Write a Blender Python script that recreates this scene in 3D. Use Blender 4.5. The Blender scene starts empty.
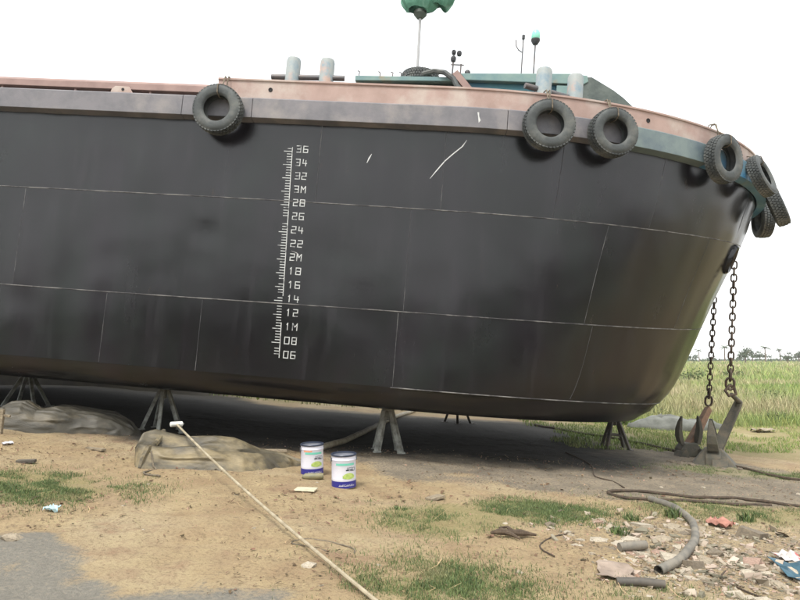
import bpy, bmesh, math, random
import numpy as np
from mathutils import Vector, Matrix, Euler, noise as mn

random.seed(7); rng = np.random.default_rng(7)
R = math.radians
S = bpy.context.scene
C = S.collection

# ------------------------------------------------------------------ camera
cam_d = bpy.data.cameras.new('camera'); cam = bpy.data.objects.new('camera', cam_d); C.objects.link(cam)
cam.location = (0, 0, 1.5)
cam.rotation_euler = (R(90 + 5.62), 0, 0)
cam_d.sensor_width = 36; cam_d.lens = 620 / 800 * 36
cam_d.clip_start = .05; cam_d.clip_end = 9000
S.camera = cam
# ------------------------------------------------------------------ sky and sun
SUN_EL, SUN_AZ = R(60), R(206)          # azimuth clockwise from +Y: high, behind and left of the camera
W = bpy.data.worlds.new('World'); S.world = W; W.use_nodes = True
nt = W.node_tree; nt.nodes.clear()
sky = nt.nodes.new('ShaderNodeTexSky'); sky.sky_type = 'NISHITA'; sky.sun_disc = False
sky.sun_elevation = SUN_EL; sky.sun_rotation = SUN_AZ; sky.dust_density = 3; sky.air_density = 1.2
hs = nt.nodes.new('ShaderNodeHueSaturation'); hs.inputs['Saturation'].default_value = .35
mx = nt.nodes.new('ShaderNodeMixRGB'); mx.inputs[0].default_value = .62
mx.inputs[2].default_value = (9.6, 9.75, 9.75, 1)       # the even white cloud cover
bg = nt.nodes.new('ShaderNodeBackground'); bg.inputs[1].default_value = .125
out = nt.nodes.new('ShaderNodeOutputWorld')
nt.links.new(sky.outputs[0], hs.inputs['Color']); nt.links.new(hs.outputs[0], mx.inputs[1])
nt.links.new(mx.outputs[0], bg.inputs[0]); nt.links.new(bg.outputs[0], out.inputs[0])
sl = bpy.data.lights.new('sun', 'SUN'); sl.energy = 1.5; sl.angle = R(14); sl.color = (1, .95, .87)
so = bpy.data.objects.new('sun', sl); C.objects.link(so)
sd = Vector((math.sin(SUN_AZ) * math.cos(SUN_EL), math.cos(SUN_AZ) * math.cos(SUN_EL), math.sin(SUN_EL)))
so.rotation_euler = sd.to_track_quat('Z', 'Y').to_euler()
S.view_settings.view_transform = 'Standard'; S.view_settings.look = 'None'
S.view_settings.exposure = .92; S.view_settings.gamma = 1

# ------------------------------------------------------------------ helpers
def lin(r, g, b):
    f = lambda c: (c / 255 / 12.92) if c <= 10 else ((c / 255 + .055) / 1.055) ** 2.4
    return (f(r), f(g), f(b), 1)

def mat(name, col, rough=.7, metal=0, col2=None, scale=6, detail=5, lo=.35, hi=.65, bump=0, bscale=40, col3=None, s3=1.2, lo3=.5, hi3=.7, island=0, rvar=0, spec=.5, stretch=None):
    m = bpy.data.materials.new(name); m.use_nodes = True
    t = m.node_tree; b = t.nodes['Principled BSDF']
    b.inputs['Base Color'].default_value = col; b.inputs['Roughness'].default_value = rough
    b.inputs['Metallic'].default_value = metal; b.inputs['Specular IOR Level'].default_value = spec
    tc = t.nodes.new('ShaderNodeTexCoord'); co = tc.outputs['Object']
    if stretch:
        mp = t.nodes.new('ShaderNodeMapping'); mp.inputs['Scale'].default_value = stretch
        t.links.new(co, mp.inputs[0]); co = mp.outputs[0]
    last = None
    def layer(base, c, sc, l, h, dt):
        n = t.nodes.new('ShaderNodeTexNoise'); n.inputs['Scale'].default_value = sc; n.inputs['Detail'].default_value = dt
        n.inputs['Roughness'].default_value = .62
        t.links.new(co, n.inputs['Vector'])
        r = t.nodes.new('ShaderNodeMapRange'); r.inputs[1].default_value = l; r.inputs[2].default_value = h
        t.links.new(n.outputs[0], r.inputs[0])
        x = t.nodes.new('ShaderNodeMixRGB'); t.links.new(r.outputs[0], x.inputs[0])
        if base is None: x.inputs[1].default_value = col
        else: t.links.new(base, x.inputs[1])
        x.inputs[2].default_value = c
        return x.outputs[0], n
    nn = None
    if col2: last, nn = layer(last, col2, scale, lo, hi, detail)
    if col3: last, _ = layer(last, col3, s3, lo3, hi3, detail)
    if island:
        g = t.nodes.new('ShaderNodeNewGeometry')
        h = t.nodes.new('ShaderNodeHueSaturation')
        r = t.nodes.new('ShaderNodeMapRange'); r.inputs[3].default_value = 1 - island; r.inputs[4].default_value = 1 + island
        t.links.new(g.outputs['Random Per Island'], r.inputs[0]); t.links.new(r.outputs[0], h.inputs['Value'])
        r2 = t.nodes.new('ShaderNodeMapRange'); r2.inputs[3].default_value = .5 + island * .06; r2.inputs[4].default_value = .5 - island * .06
        t.links.new(g.outputs['Random Per Island'], r2.inputs[0]); t.links.new(r2.outputs[0], h.inputs['Hue'])
        if last is None: h.inputs['Color'].default_value = col
        else: t.links.new(last, h.inputs['Color'])
        last = h.outputs[0]
    if last is not None: t.links.new(last, b.inputs['Base Color'])
    if rvar and nn is not None:
        r = t.nodes.new('ShaderNodeMapRange'); r.inputs[1].default_value = .3; r.inputs[2].default_value = .7
        r.inputs[3].default_value = rough - rvar; r.inputs[4].default_value = rough + rvar
        t.links.new(nn.outputs[0], r.inputs[0]); t.links.new(r.outputs[0], b.inputs['Roughness'])
    if bump:
        n = t.nodes.new('ShaderNodeTexNoise'); n.inputs['Scale'].default_value = bscale; n.inputs['Detail'].default_value = 6
        t.links.new(co, n.inputs['Vector'])
        bp = t.nodes.new('ShaderNodeBump'); bp.inputs['Strength'].default_value = bump; bp.inputs['Distance'].default_value = .02
        t.links.new(n.outputs[0], bp.inputs['Height']); t.links.new(bp.outputs[0], b.inputs['Normal'])
    return m

def frame_of(d):
    d = Vector(d).normalized()
    a = Vector((0, 0, 1)) if abs(d.z) < .95 else Vector((1, 0, 0))
    u = d.cross(a).normalized(); v = d.cross(u).normalized()
    return u, v

class MB:
    def __init__(s): s.v = []; s.f = []; s.sm = []
    def add(s, vs, fs, smooth=False):
        o = len(s.v); s.v += [tuple(p) for p in vs]
        for f in fs: s.f.append([i + o for i in f]); s.sm.append(smooth)
        return s
    def box(s, c, size, rot=None, taper=1.0):
        x, y, z = [q / 2 for q in size]; vs = []
        for k in (-1, 1):
            tp = taper if k == 1 else 1
            for i, j in ((-1, -1), (1, -1), (1, 1), (-1, 1)):
                p = Vector((i * x * tp, j * y * tp, k * z))
                if rot is not None: p = rot @ p
                vs.append(p + Vector(c))
        return s.add(vs, [(3, 2, 1, 0), (4, 5, 6, 7), (0, 1, 5, 4), (1, 2, 6, 5), (2, 3, 7, 6), (3, 0, 4, 7)])
    def bar(s, a, b, w, h=None, w2=None, up=(0, 0, 1)):
        a = Vector(a); b = Vector(b); d = (b - a).normalized(); h = h or w; k = (w2 or w) / w
        u = d.cross(Vector(up))
        if u.length < 1e-3: u = d.cross(Vector((1, 0, 0)))
        u.normalize(); v = u.cross(d).normalized()
        vs = [p + u * (i * w / 2 * q) + v * (j * h / 2 * q) for p, q in ((a, 1), (b, k)) for i, j in ((-1, -1), (1, -1), (1, 1), (-1, 1))]
        return s.add(vs, [(3, 2, 1, 0), (4, 5, 6, 7), (0, 1, 5, 4), (1, 2, 6, 5), (2, 3, 7, 6), (3, 0, 4, 7)])
    def tube(s, pts, r, n=8, closed=False, caps=True):
        pts = [Vector(p) for p in pts]; m = len(pts)
        rr = r if isinstance(r, (list, tuple)) else [r] * m
        vs = []; u = None
        for i, p in enumerate(pts):
            if closed: d = pts[(i + 1) % m] - pts[i - 1]
            else: d = pts[min(i + 1, m - 1)] - pts[max(i - 1, 0)]
            d.normalize()
            if u is None: u, _ = frame_of(d)
            else:
                u = u - d * u.dot(d)
                if u.length < 1e-5: u, _ = frame_of(d)
                u.normalize()
            v = d.cross(u)
            for k in range(n):
                a = 2 * math.pi * k / n
                vs.append(p + (u * math.cos(a) + v * math.sin(a)) * rr[i])
        fs = []
        for i in range(m if closed else m - 1):
            j = (i + 1) % m
            for k in range(n):
                q = (k + 1) % n
                fs.append((i * n + k, i * n + q, j * n + q, j * n + k))
        s.add(vs, fs, True)
        if caps and not closed:
            o = len(s.v) - len(vs)
            s.f.append([o + k for k in range(n)][::-1]); s.sm.append(False)
            s.f.append([o + (m - 1) * n + k for k in range(n)]); s.sm.append(False)
        return s
    def lathe(s, prof, n=24, M=None, closed=False):
        vs = []
        for k in range(n):
            a = 2 * math.pi * k / n
            for r, z in prof:
                p = Vector((r * math.cos(a), r * math.sin(a), z)); vs.append(M @ p if M else p)
        m = len(prof); fs = []
        for k in range(n):
            q = (k + 1) % n
            for i in range(m if closed else m - 1):
                j = (i + 1) % m
                fs.append((k * m + i, q * m + i, q * m + j, k * m + j))
        return s.add(vs, fs, True)
    def prism(s, poly, a, b, M=None):      # polygon in (x, z), extruded along y from a to b
        n = len(poly); vs = [Vector((p[0], y, p[1])) for y in (a, b) for p in poly]
        if M: vs = [M @ v for v in vs]
        fs = [list(range(n)), list(range(2 * n - 1, n - 1, -1))]
        for i in range(n): j = (i + 1) % n; fs.append((j, i, i + n, j + n))
        return s.add(vs, fs)
    def grid(s, P, smooth=True, flip=False):   # P[i][j] points
        n = len(P); m = len(P[0]); vs = [p for r in P for p in r]
        fs = [(i * m + j, (i + 1) * m + j, (i + 1) * m + j + 1, i * m + j + 1) for i in range(n - 1) for j in range(m - 1)]
        if flip: fs = [f[::-1] for f in fs]
        return s.add(vs, fs, smooth)
    def mesh(s, name, m, sharp=40):
        me = bpy.data.meshes.new(name); me.from_pydata(s.v, [], s.f)
        me.polygons.foreach_set('use_smooth', s.sm)
        if any(s.sm): me.set_sharp_from_angle(angle=R(sharp))
        me.materials.append(m); me.update(); return me
    def build(s, name, m, parent=None, bevel=0, loc=None, rot=None, label=None, kind=None, sharp=40):
        o = bpy.data.objects.new(name, s.mesh(name, m, sharp)); C.objects.link(o)
        if parent: o.parent = parent
        if loc is not None: o.location = loc
        if rot is not None: o.rotation_euler = rot
        if bevel:
            bv = o.modifiers.new('bevel', 'BEVEL'); bv.width = bevel; bv.segments = 2; bv.limit_method = 'ANGLE'
        if label: o['label'] = label
        if kind: o['kind'] = kind
        return o

def tag(o, label=None, cat=None, group=None, kind=None):
    for k, v in (('label', label), ('category', cat), ('group', group), ('kind', kind)):
        if v: o[k] = v
    return o
def thing(name, label, cat, loc=(0, 0, 0), rot=(0, 0, 0), group=None):
    o = bpy.data.objects.new(name, None); C.objects.link(o); o.empty_display_size = .1
    o.location = loc; o.rotation_euler = rot
    return tag(o, label, cat, group)
def copy_tree(o, parent=None):
    c = o.copy(); C.objects.link(c)
    if parent: c.parent = parent
    for ch in list(o.children): copy_tree(ch, c)
    return c
def np_obj(name, V, F, m, kind=None, smooth=False):
    me = bpy.data.meshes.new(name)
    V = np.asarray(V, np.float32); F = np.asarray(F, np.int32); k = F.shape[1]
    me.vertices.add(len(V)); me.vertices.foreach_set('co', V.ravel())
    me.loops.add(F.size); me.loops.foreach_set('vertex_index', F.ravel())
    me.polygons.add(len(F)); me.polygons.foreach_set('loop_start', np.arange(0, F.size, k, dtype=np.int32))
    me.polygons.foreach_set('loop_total', np.full(len(F), k, np.int32))
    me.polygons.foreach_set('use_smooth', np.full(len(F), bool(smooth)))
    me.update(calc_edges=True); me.materials.append(m)
    o = bpy.data.objects.new(name, me); C.objects.link(o)
    if kind: o['kind'] = kind
    return o

def h2(i, j, s):
    n = (i * 374761393 + j * 668265263 + s * 974711) & 0x7fffffff
    n = ((n ^ (n >> 13)) * 1274126177) & 0x7fffffff
    return ((n ^ (n >> 16)) & 0xffff) / 65535.
def vnoise(x, y, s=0):
    x = np.asarray(x, float); y = np.asarray(y, float)
    i = np.floor(x).astype(np.int64); j = np.floor(y).astype(np.int64)
    u = x - i; v = y - j; u = u * u * (3 - 2 * u); v = v * v * (3 - 2 * v)
    return (h2(i, j, s) * (1 - u) + h2(i + 1, j, s) * u) * (1 - v) + (h2(i, j + 1, s) * (1 - u) + h2(i + 1, j + 1, s) * u) * v
def fbm(x, y, o=4, s=0):
    t = 0; a = .5
    for k in range(o):
        t = t + a * (vnoise(x, y, s + k) - .5); x = x * 2.03 + 5.1; y = y * 2.03 + 1.7; a *= .5
    return t
def sst(a, b, x):
    t = np.clip((np.asarray(x, float) - a) / (b - a), 0, 1); return t * t * (3 - 2 * t)

# ------------------------------------------------------------------ ground
def base_z(X, Y):
    X = np.asarray(X, float); Y = np.asarray(Y, float)
    z = np.where(X > -3, -.065 * np.clip(X, -3, 8), .195 + .1 * (np.clip(-X, 3, 9) - 3))
    z = z + sst(22, 190, Y) * (.95 + .35 * sst(0, 200, X))
    return z
def gz(X, Y):
    near = 1 - sst(30, 60, np.hypot(X, Y))
    z = base_z(X, Y) + near * (.09 * fbm(np.asarray(X) * .55, np.asarray(Y) * .55, 4, 3) + .035 * fbm(np.asarray(X) * 2.6, np.asarray(Y) * 2.6, 4, 9))
    z = z + (1 - near) * .5 * fbm(np.asarray(X) * .03, np.asarray(Y) * .03, 3, 5) * sst(30, 120, np.asarray(Y))
    return z
def G(x, y, dz=0): return Vector((x, y, float(gz(x, y)) + dz))

def axis(a, b, st, lo, hi, g=1.16):
    m = list(np.arange(a, b + 1e-6, st)); s = st; p = b; r = []
    while p < hi: s *= g; p += s; r.append(min(p, hi))
    s = st; p = a; l = []
    while p > lo: s *= g; p -= s; l.append(max(p, lo))
    return np.array(l[::-1] + m + r)
ax = axis(-6.5, 7.5, .04, -2500, 3500); ay = axis(2.6, 13.5, .04, -600, 4000)
GX, GY = np.meshgrid(ax, ay, indexing='ij')
fine = (1 - sst(14, 20, np.hypot(GX, GY)))
GZ = gz(GX, GY) + fine * (.030 * fbm(GX * 8, GY * 8, 3, 21) + .018 * np.abs(fbm(GX * 3.3, GY * 3.3, 4, 33)) * 2)
n1 = fbm(GX * 1.1, GY * 1.1, 5, 41); n2 = fbm(GX * .6, GY * .6, 5, 57); n3 = fbm(GX * 3.1, GY * 3.1, 4, 71)
# soil kinds: r = grey trodden dirt near the hull, g = green growth, b = wet grey mud
dirt = sst(0, 1, (1 - (((GX - 3.4) / 5.2) ** 2 + ((GY - 10.0) / 2.7) ** 2)) * 1.6 + n1 * 1.6)
dirt = np.maximum(dirt, sst(9.2, 10.2, GY + n1 * 1.5) * (1 - sst(17.3, 18.2, GY + n1)) * (1 - sst(5.4, 6.6, GX + n1)))
dirt = np.maximum(dirt, sst(1.3, 2.4, GX + n1 * 1.5) * (1 - sst(6.2, 7.6, GY + n1 * 2)) * .45)
wet = sst(.0, .55, (-1.5 - GX) * .42 + (4.45 - GY) * .9 - .10 + n1 * 1.5 + n3 * .8 + .25 * np.minimum(0, GX + 3.6)) * .8
hull_shade = sst(9.35, 10.5, GY + n1 * 1.4 + n3 * .5 - .1 * GX * (GX < 0)) * (1 - sst(16.9, 17.9, GY + n1 * .6 - 2.6 * sst(-3, -6, GX))) * (1 - sst(3.6, 5.2, GX + n1 * 1.6)) * .95  # shade beneath the barge, painted into the soil colour
def patch(cx, cy, rx, ry, k=1.0): return np.clip((1 - ((GX - cx) / rx) ** 2 - ((GY - cy) / ry) ** 2) * 1.5 + n1 * 2.4 * k + n3, 0, 1)
PATCH = [(-3.6, 6.3, 1.0, .75), (.3, 4.45, .75, .55), (1.45, 6.75, .75, .5), (3.9, 7.3, 1.6, .6), (6.0, 10.6, 1.6, .55), (.35, 6.2, .7, .7), (1.9, 4.3, .5, .4), (-3.2, 4.05, .35, .25)]
green = np.zeros_like(GX)
for p in PATCH: green = np.maximum(green, patch(*p) * .8)
far = sst(12.0, 13.4, GY + n2 * 3 - .25 * np.clip(8 - GX, 0, 6)) * sst(3.5, 6.0, GX + n1 * 2 - .0 * GY)
far = np.maximum(far, sst(18.3, 20, GY + n1 * 2)) ; far = np.maximum(far, sst(16, 24, np.abs(GX) + n2 * 5))
green = np.maximum(green, far * (.72 + .5 * np.clip(n1 + .3, 0, 1)))
nx, ny = GX.shape
idx = np.arange(nx * ny).reshape(nx, ny)
F = np.stack([idx[:-1, :-1].ravel(), idx[1:, :-1].ravel(), idx[1:, 1:].ravel(), idx[:-1, 1:].ravel()], 1)

gm = bpy.data.materials.new('soil'); gm.use_nodes = True
t = gm.node_tree; b = t.nodes['Principled BSDF']
def N(k): return t.nodes.new(k)
tc = N('ShaderNodeTexCoord')
def noise_(sc, dt=6, ro=.6):
    n = N('ShaderNodeTexNoise'); n.inputs['Scale'].default_value = sc; n.inputs['Detail'].default_value = dt; n.inputs['Roughness'].default_value = ro
    t.links.new(tc.outputs['Object'], n.inputs['Vector']); return n.outputs[0]
def ramp(x, lo, hi, a=0, c=1):
    r = N('ShaderNodeMapRange'); r.inputs[1].default_value = lo; r.inputs[2].default_value = hi; r.inputs[3].default_value = a; r.inputs[4].default_value = c
    t.links.new(x, r.inputs[0]); return r.outputs[0]
def mixc(f, a, c):
    x = N('ShaderNodeMixRGB'); t.links.new(f, x.inputs[0])
    for i, q in ((1, a), (2, c)):
        if isinstance(q, tuple): x.inputs[i].default_value = q
        else: t.links.new(q, x.inputs[i])
    return x.outputs[0]
def mth(op, a, c):
    x = N('ShaderNodeMath'); x.operation = op
    for i, q in ((0, a), (1, c)):
        if isinstance(q, (int, float)): x.inputs[i].default_value = q
        else: t.links.new(q, x.inputs[i])
    return x.outputs[0]
at = N('ShaderNodeAttribute'); at.attribute_name = 'soil'
sp = N('ShaderNodeSeparateColor'); t.links.new(at.outputs['Color'], sp.inputs[0])
fine_n = noise_(34, 8, .7); mid_n = noise_(2.2, 6); big_n = noise_(.7, 5); grit = noise_(150, 3, .6)
sand = mixc(ramp(mid_n, .36, .66), (.42, .325, .185, 1), (.33, .235, .135, 1))
sand = mixc(ramp(big_n, .5, .66), sand, (.43, .35, .22, 1))
sand = mixc(ramp(noise_(1.4, 7, .68), .54, .66, 0, .75), sand, (.27, .165, .10, 1)); sand = mixc(ramp(noise_(9, 8, .72), .56, .68, 0, .7), sand, (.20, .15, .095, 1)); sand = mixc(ramp(fine_n, .50, .70), sand, (.20, .14, .085, 1))
sand = mixc(ramp(grit, .60, .7, 0, .4), sand, (.52, .43, .31, 1))
grey = mixc(ramp(mid_n, .35, .65), (.31, .255, .18, 1), (.19, .16, .118, 1))
grey = mixc(ramp(fine_n, .46, .7), grey, (.10, .092, .078, 1))
mud = mixc(ramp(fine_n, .4, .7), (.25, .23, .19, 1), (.17, .16, .135, 1))
grn = mixc(ramp(mid_n, .35, .65), (.16, .175, .055, 1), (.24, .23, .09, 1))
grn = mixc(ramp(big_n, .52, .66), grn, (.36, .31, .17, 1))
def mk(ch, k=.8): return ramp(mth('ADD', sp.outputs[ch], mth('MULTIPLY', mth('SUBTRACT', fine_n, .5), k)), .3, .75)
c = mixc(mk(0, 1.7), sand, grey); c = mixc(at.outputs['Alpha'], c, mixc(ramp(fine_n, .4, .7), (.022, .021, .018, 1), (.042, .038, .032, 1))); c = mixc(mk(2, 1.0), c, mud); c = mixc(ramp(mk(1, 2.4), 0, 1, 0, .5), c, grn)  # alpha mixes in the near-black painted hull shade
t.links.new(c, b.inputs['Base Color'])
t.links.new(ramp(sp.outputs[2], .2, 1, .95, .6), b.inputs['Roughness'])
b.inputs['Specular IOR Level'].default_value = .3
bp = N('ShaderNodeBump'); bp.inputs['Strength'].default_value = .9; bp.inputs['Distance'].default_value = .03
t.links.new(mth('ADD', fine_n, mth('MULTIPLY', grit, .35)), bp.inputs['Height']); t.links.new(bp.outputs[0], b.inputs['Normal'])
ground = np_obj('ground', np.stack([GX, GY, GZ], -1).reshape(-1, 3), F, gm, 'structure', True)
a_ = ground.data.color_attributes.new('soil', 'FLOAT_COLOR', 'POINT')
a_.data.foreach_set('color', np.stack([dirt, green, wet, hull_shade], -1).reshape(-1).astype(np.float32))

# ------------------------------------------------------------------ barge: ship frame, hull surface
TRIM, YAW = math.atan(.08), R(-5)
SHIP = Matrix.Translation((-1.77, 9.15, .98)) @ Matrix.Rotation(YAW, 4, 'Z') @ Matrix.Rotation(TRIM, 4, 'Y')
barge = thing('barge', 'large black steel barge with a rounded bow and pink bulwark propped on stands', 'barge', SHIP.translation, SHIP.to_euler())
BH, X0, ZT, LQ = 3.9, 2.2, 4.13, 7.85
STERN = -20.
def a_of(z): return float(np.interp(z, [-.1, 0, .15, .5, 1, 1.5, 2.2, 2.8, 3.4, 4.2, 5], [3.8, 3.9, 4.15, 4.45, 4.67, 4.86, 5.14, 5.42, 5.68, 5.9, 6.05]))
# smooth the rake
_z = np.linspace(-.1, 5.2, 107); _a = np.array([a_of(q) for q in _z]); _k = np.ones(13) / 13
_a2 = np.convolve(np.pad(_a, 6, 'edge'), _k, 'valid'); _a2[:6] = _a[:6]
def a_of(z): return float(np.interp(z, _z, _a2))
ZB, RB = -.07, .36
def S_(u, z, off=0):
    """hull point: u along the outline (0 = start of the bow curve, LQ = stem), z height"""
    ins = 0
    if z < ZB + RB: q = (ZB + RB - z); ins = RB - math.sqrt(max(RB * RB - q * q, 0))
    a = a_of(z); hb = BH - ins
    if u < 0: x, y, nx_, ny_ = X0 + u, BH - hb, 0., -1.
    elif u > 2 * LQ: x, y, nx_, ny_ = X0 - (u - 2 * LQ), BH + hb, 0., 1.
    else:
        th = u / LQ * math.pi / 2
        x = X0 + a * math.sin(th); y = BH - hb * math.cos(th)
        nx_, ny_ = math.sin(th) / a, -math.cos(th) / hb
        l = math.hypot(nx_, ny_); nx_ /= l; ny_ /= l
    return Vector((x + nx_ * off, y + ny_ * off, z))
def nrm(u, z=4.2):
    d = S_(u, z, 1) - S_(u, z, 0); d.z = 0; return d.normalized()
def u_of(x, z):
    if x < X0: return x - X0
    return LQ * math.asin(min(1, (x - X0) / a_of(z))) / (math.pi / 2)
def x_u(deg): return LQ * deg / 90
DENTS = [(-1.38, 2.36, .16, -.022), (2.6, 3.66, .10, -.014), (.32, 3.11, .12, -.010), (.6, 2.2, .5, -.012), (3.3, 2.2, .5, -.012), (-3.1, 3.4, .5, -.010)]
def plate_off(u, z):
    d = .008 + .010 * mn.noise((u * 1.1, z * 1.3, 3.1)) + .005 * mn.noise((u * 3.1, z * 2.9, 8.))
    d -= .007 * (math.cos(u / .62 * 2 * math.pi) * .5 + .5)        # plating drawn in between the frames
    for x, zz, r, k in DENTS:
        q = ((u + X0 - x) ** 2 + (z - zz) ** 2) / r / r
        if q < 6: d += k * math.exp(-q)
    return d + .006
hullm = mat('black_hull_paint', lin(15, 12, 15), .23, 0, lin(9, 12, 11), 1.1, 6, .38, .62, .05, 45, lin(24, 20, 25), .9, .48, .66, rvar=.05, spec=.5, stretch=(1, 1, .42))
def streaks(m, col, sc, lo, hi, amt, stretch, rough):
    t = m.node_tree; b = t.nodes['Principled BSDF']; src = b.inputs['Base Color'].links[0].from_socket
    tc = t.nodes.new('ShaderNodeTexCoord'); mp = t.nodes.new('ShaderNodeMapping'); mp.inputs['Scale'].default_value = stretch; t.links.new(tc.outputs['Object'], mp.inputs[0])
    n = t.nodes.new('ShaderNodeTexNoise'); n.inputs['Scale'].default_value = sc; n.inputs['Detail'].default_value = 8; n.inputs['Roughness'].default_value = .68; t.links.new(mp.outputs[0], n.inputs['Vector'])
    r = t.nodes.new('ShaderNodeMapRange'); r.inputs[1].default_value = lo; r.inputs[2].default_value = hi; r.inputs[4].default_value = amt; t.links.new(n.outputs[0], r.inputs[0])
    x = t.nodes.new('ShaderNodeMixRGB'); t.links.new(r.outputs[0], x.inputs[0]); t.links.new(src, x.inputs[1]); x.inputs[2].default_value = col; t.links.new(x.outputs[0], b.inputs['Base Color'])
    rs = b.inputs['Roughness']; base = rs.links[0].from_socket if rs.links else None
    y = t.nodes.new('ShaderNodeMixRGB'); t.links.new(r.outputs[0], y.inputs[0])
    if base: t.links.new(base, y.inputs[1])
    else: y.inputs[1].default_value = (rs.default_value,) * 3 + (1,)
    y.inputs[2].default_value = (rough,) * 3 + (1,); t.links.new(y.outputs[0], rs)
streaks(hullm, lin(74, 70, 76), 2.2, .52, .82, .22, (2.2, 2.2, .22), .42)      # chalky runs down the plates
streaks(hullm, lin(34, 44, 38), .8, .50, .72, .38, (1, 1, .8), .30)           # greenish bloom
streaks(hullm, lin(86, 62, 46), 5., .64, .80, .25, (1.6, 1.6, .5), .55)        # rust freckles
m = MB()
us = list(np.arange(STERN - X0, -.01, 1.2)) + list(np.linspace(0, 2 * LQ, 61)) + list(np.arange(2 * LQ + 1.2, 2 * LQ + X0 - STERN + .01, 1.2))
us[-1] = 2 * LQ + X0 - STERN; us[0] = STERN - X0
zs = [ZB + RB * (1 - math.cos(k / 6 * math.pi / 2)) for k in range(7)] + list(np.linspace(.6, ZT, 10))
P = [[S_(u, z, -.006) for z in zs] for u in us]
m.grid(P, flip=True)
m.add([p[0] for p in P], [list(range(len(P)))])                    # flat bottom
m.add([q for q in P[0]] + [q for q in P[-1]], [[i, i + 1, len(zs) + i + 1, len(zs) + i] for i in range(len(zs) - 1)])   # transom
hull = m.build('hull', hullm, barge)
seam_m = mat('worn_weld_seam', lin(52, 50, 52), .7, 0, lin(122, 120, 116), 3.4, 10, .42, .60)
butt_m = mat('dark_weld_butt', lin(60, 60, 62), .7, 0, lin(112, 112, 110), 2.2, 8, .5, .62)
tri = [('top', 2.90, ZT - .012, [-17, -12, -6.1, .27, 2.15, 3.86, 5.44, 7.3]), ('mid', 1.36, 2.90, [-15, -9.5, -4.35, 1.72, 4.5, 6.2]), ('low', ZB + .34, 1.36, [-13, -8, -2.81, -1.3, 1.65, 4.4])]
def seam_z(u, z):                                                 # seams sag and climb a little
    return z + .012 * math.sin(u * .5 + z) + (.5 * max(0, u / LQ) ** 2 if z > 1 else 0)
for nm, z0, z1, xs in tri:
    zm = (z0 + z1) / 2
    cuts = [STERN - X0 + .02] + [u_of(x, zm) for x in xs] + [x_u(101)]
    for a0, a1 in zip(cuts[:-1], cuts[1:]):
        g_ = .004; n = max(4, int((a1 - a0) / (.14 if a1 > -8 else .5))); k = max(5, int((z1 - z0) / .12))
        P = []
        for i in range(n + 1):
            u = a0 + g_ + (a1 - a0 - 2 * g_) * i / n; row = []
            lo = seam_z(u, z0) if nm != 'low' else z0; hi = seam_z(u, z1) if nm != 'top' else z1
            for j in range(k + 1):
                z = lo + g_ + (hi - lo - 2 * g_) * j / k
                row.append(S_(u, z, plate_off(u, z)))
            row = [S_(u, lo + g_, -.004)] + row + [S_(u, hi - g_, -.004)]
            P.append(row)
        zz = [lo + g_ + (hi - lo - 2 * g_) * j / k for j in range(k + 1)]
        P = [[S_(a0 + g_, seam_z(a0, z0) + (z1 - z0) * min(max((j - 1) / k, 0), 1), -.004) for j in range(k + 3)]] + P + [[S_(a1 - g_, seam_z(a1, z0) + (z1 - z0) * min(max((j - 1) / k, 0), 1), -.004) for j in range(k + 3)]]
        MB().grid(P, flip=True).build('hull_plate', hullm, hull, sharp=35)
        if a1 < x_u(95):
            zc = [z0 + .02 + (z1 - z0 - .04) * j / 8 for j in range(9)]
            MB().tube([S_(a1, seam_z(a1, z), max(.004, plate_off(a1, z) - .003)) for z in zc], .0045, 5).build('butt_weld', butt_m, hull)
for z, ua, ub in ((2.90, -10, x_u(80)), (1.36, -10, x_u(78)), (ZB + .34, u_of(1.62, .3), x_u(88))):
    n = 90
    MB().tube([S_(u, seam_z(u, z) if z > 1 else z, max(.006, plate_off(u, z) - .001)) for u in np.linspace(ua, ub, n)], .0078, 5).build('weld_seam', seam_m, hull)
# edge strip under the wale
scr_m = mat('bare_scratch', lin(200, 200, 198), .6)
def scratch(pts, w):
    o = MB(); P = []
    for i, (x, z) in enumerate(pts):
        u = u_of(x, z); k = w * (1 if 0 < i < len(pts) - 1 else .3)
        P.append([S_(u - k / 2, z, plate_off(u, z) + .003), S_(u + k / 2, z, plate_off(u, z) + .003)])
    o.grid(P, flip=False).build('paint_scratch', scr_m, hull)
scratch([(2.46, 3.98), (2.40, 3.88), (2.27, 3.76), (2.16, 3.65), (2.05, 3.5), (1.96, 3.37)], .018)
scratch([(1.06, 3.70), (1.03, 3.64), (1.0, 3.56)], .022)
scratch([(-.02, 2.16), (.05, 2.14), (.10, 2.11)], .02)
# ---- draft marks
white_m = mat('white_mark_paint', lin(186, 188, 186), .65, 0, lin(90, 90, 92), 12, 6, .52, .68)
GLY = {'0': [(0, 0, 1, 0), (1, 0, 1, 1), (1, 1, 0, 1), (0, 1, 0, 0)], '1': [(.5, 0, .5, 1), (.5, 1, .25, .8)], '2': [(0, 1, 1, 1), (1, 1, 1, .52), (1, .52, 0, .48), (0, .48, 0, 0), (0, 0, 1, 0)],
       '3': [(0, 1, 1, 1), (1, 1, 1, 0), (1, 0, 0, 0), (.2, .5, 1, .5)], '4': [(.05, 1, 0, .4), (0, .4, 1, .4), (.75, .85, .75, 0)], '6': [(1, 1, 0, 1), (0, 1, 0, 0), (0, 0, 1, 0), (1, 0, 1, .5), (1, .5, 0, .5)],
       '8': [(0, 0, 1, 0), (1, 0, 1, 1), (1, 1, 0, 1), (0, 1, 0, 0), (0, .5, 1, .5)], 'M': [(0, 0, 0, 1), (0, 1, .5, .5), (.5, .5, 1, 1), (1, 1, 1, 0)]}
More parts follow.
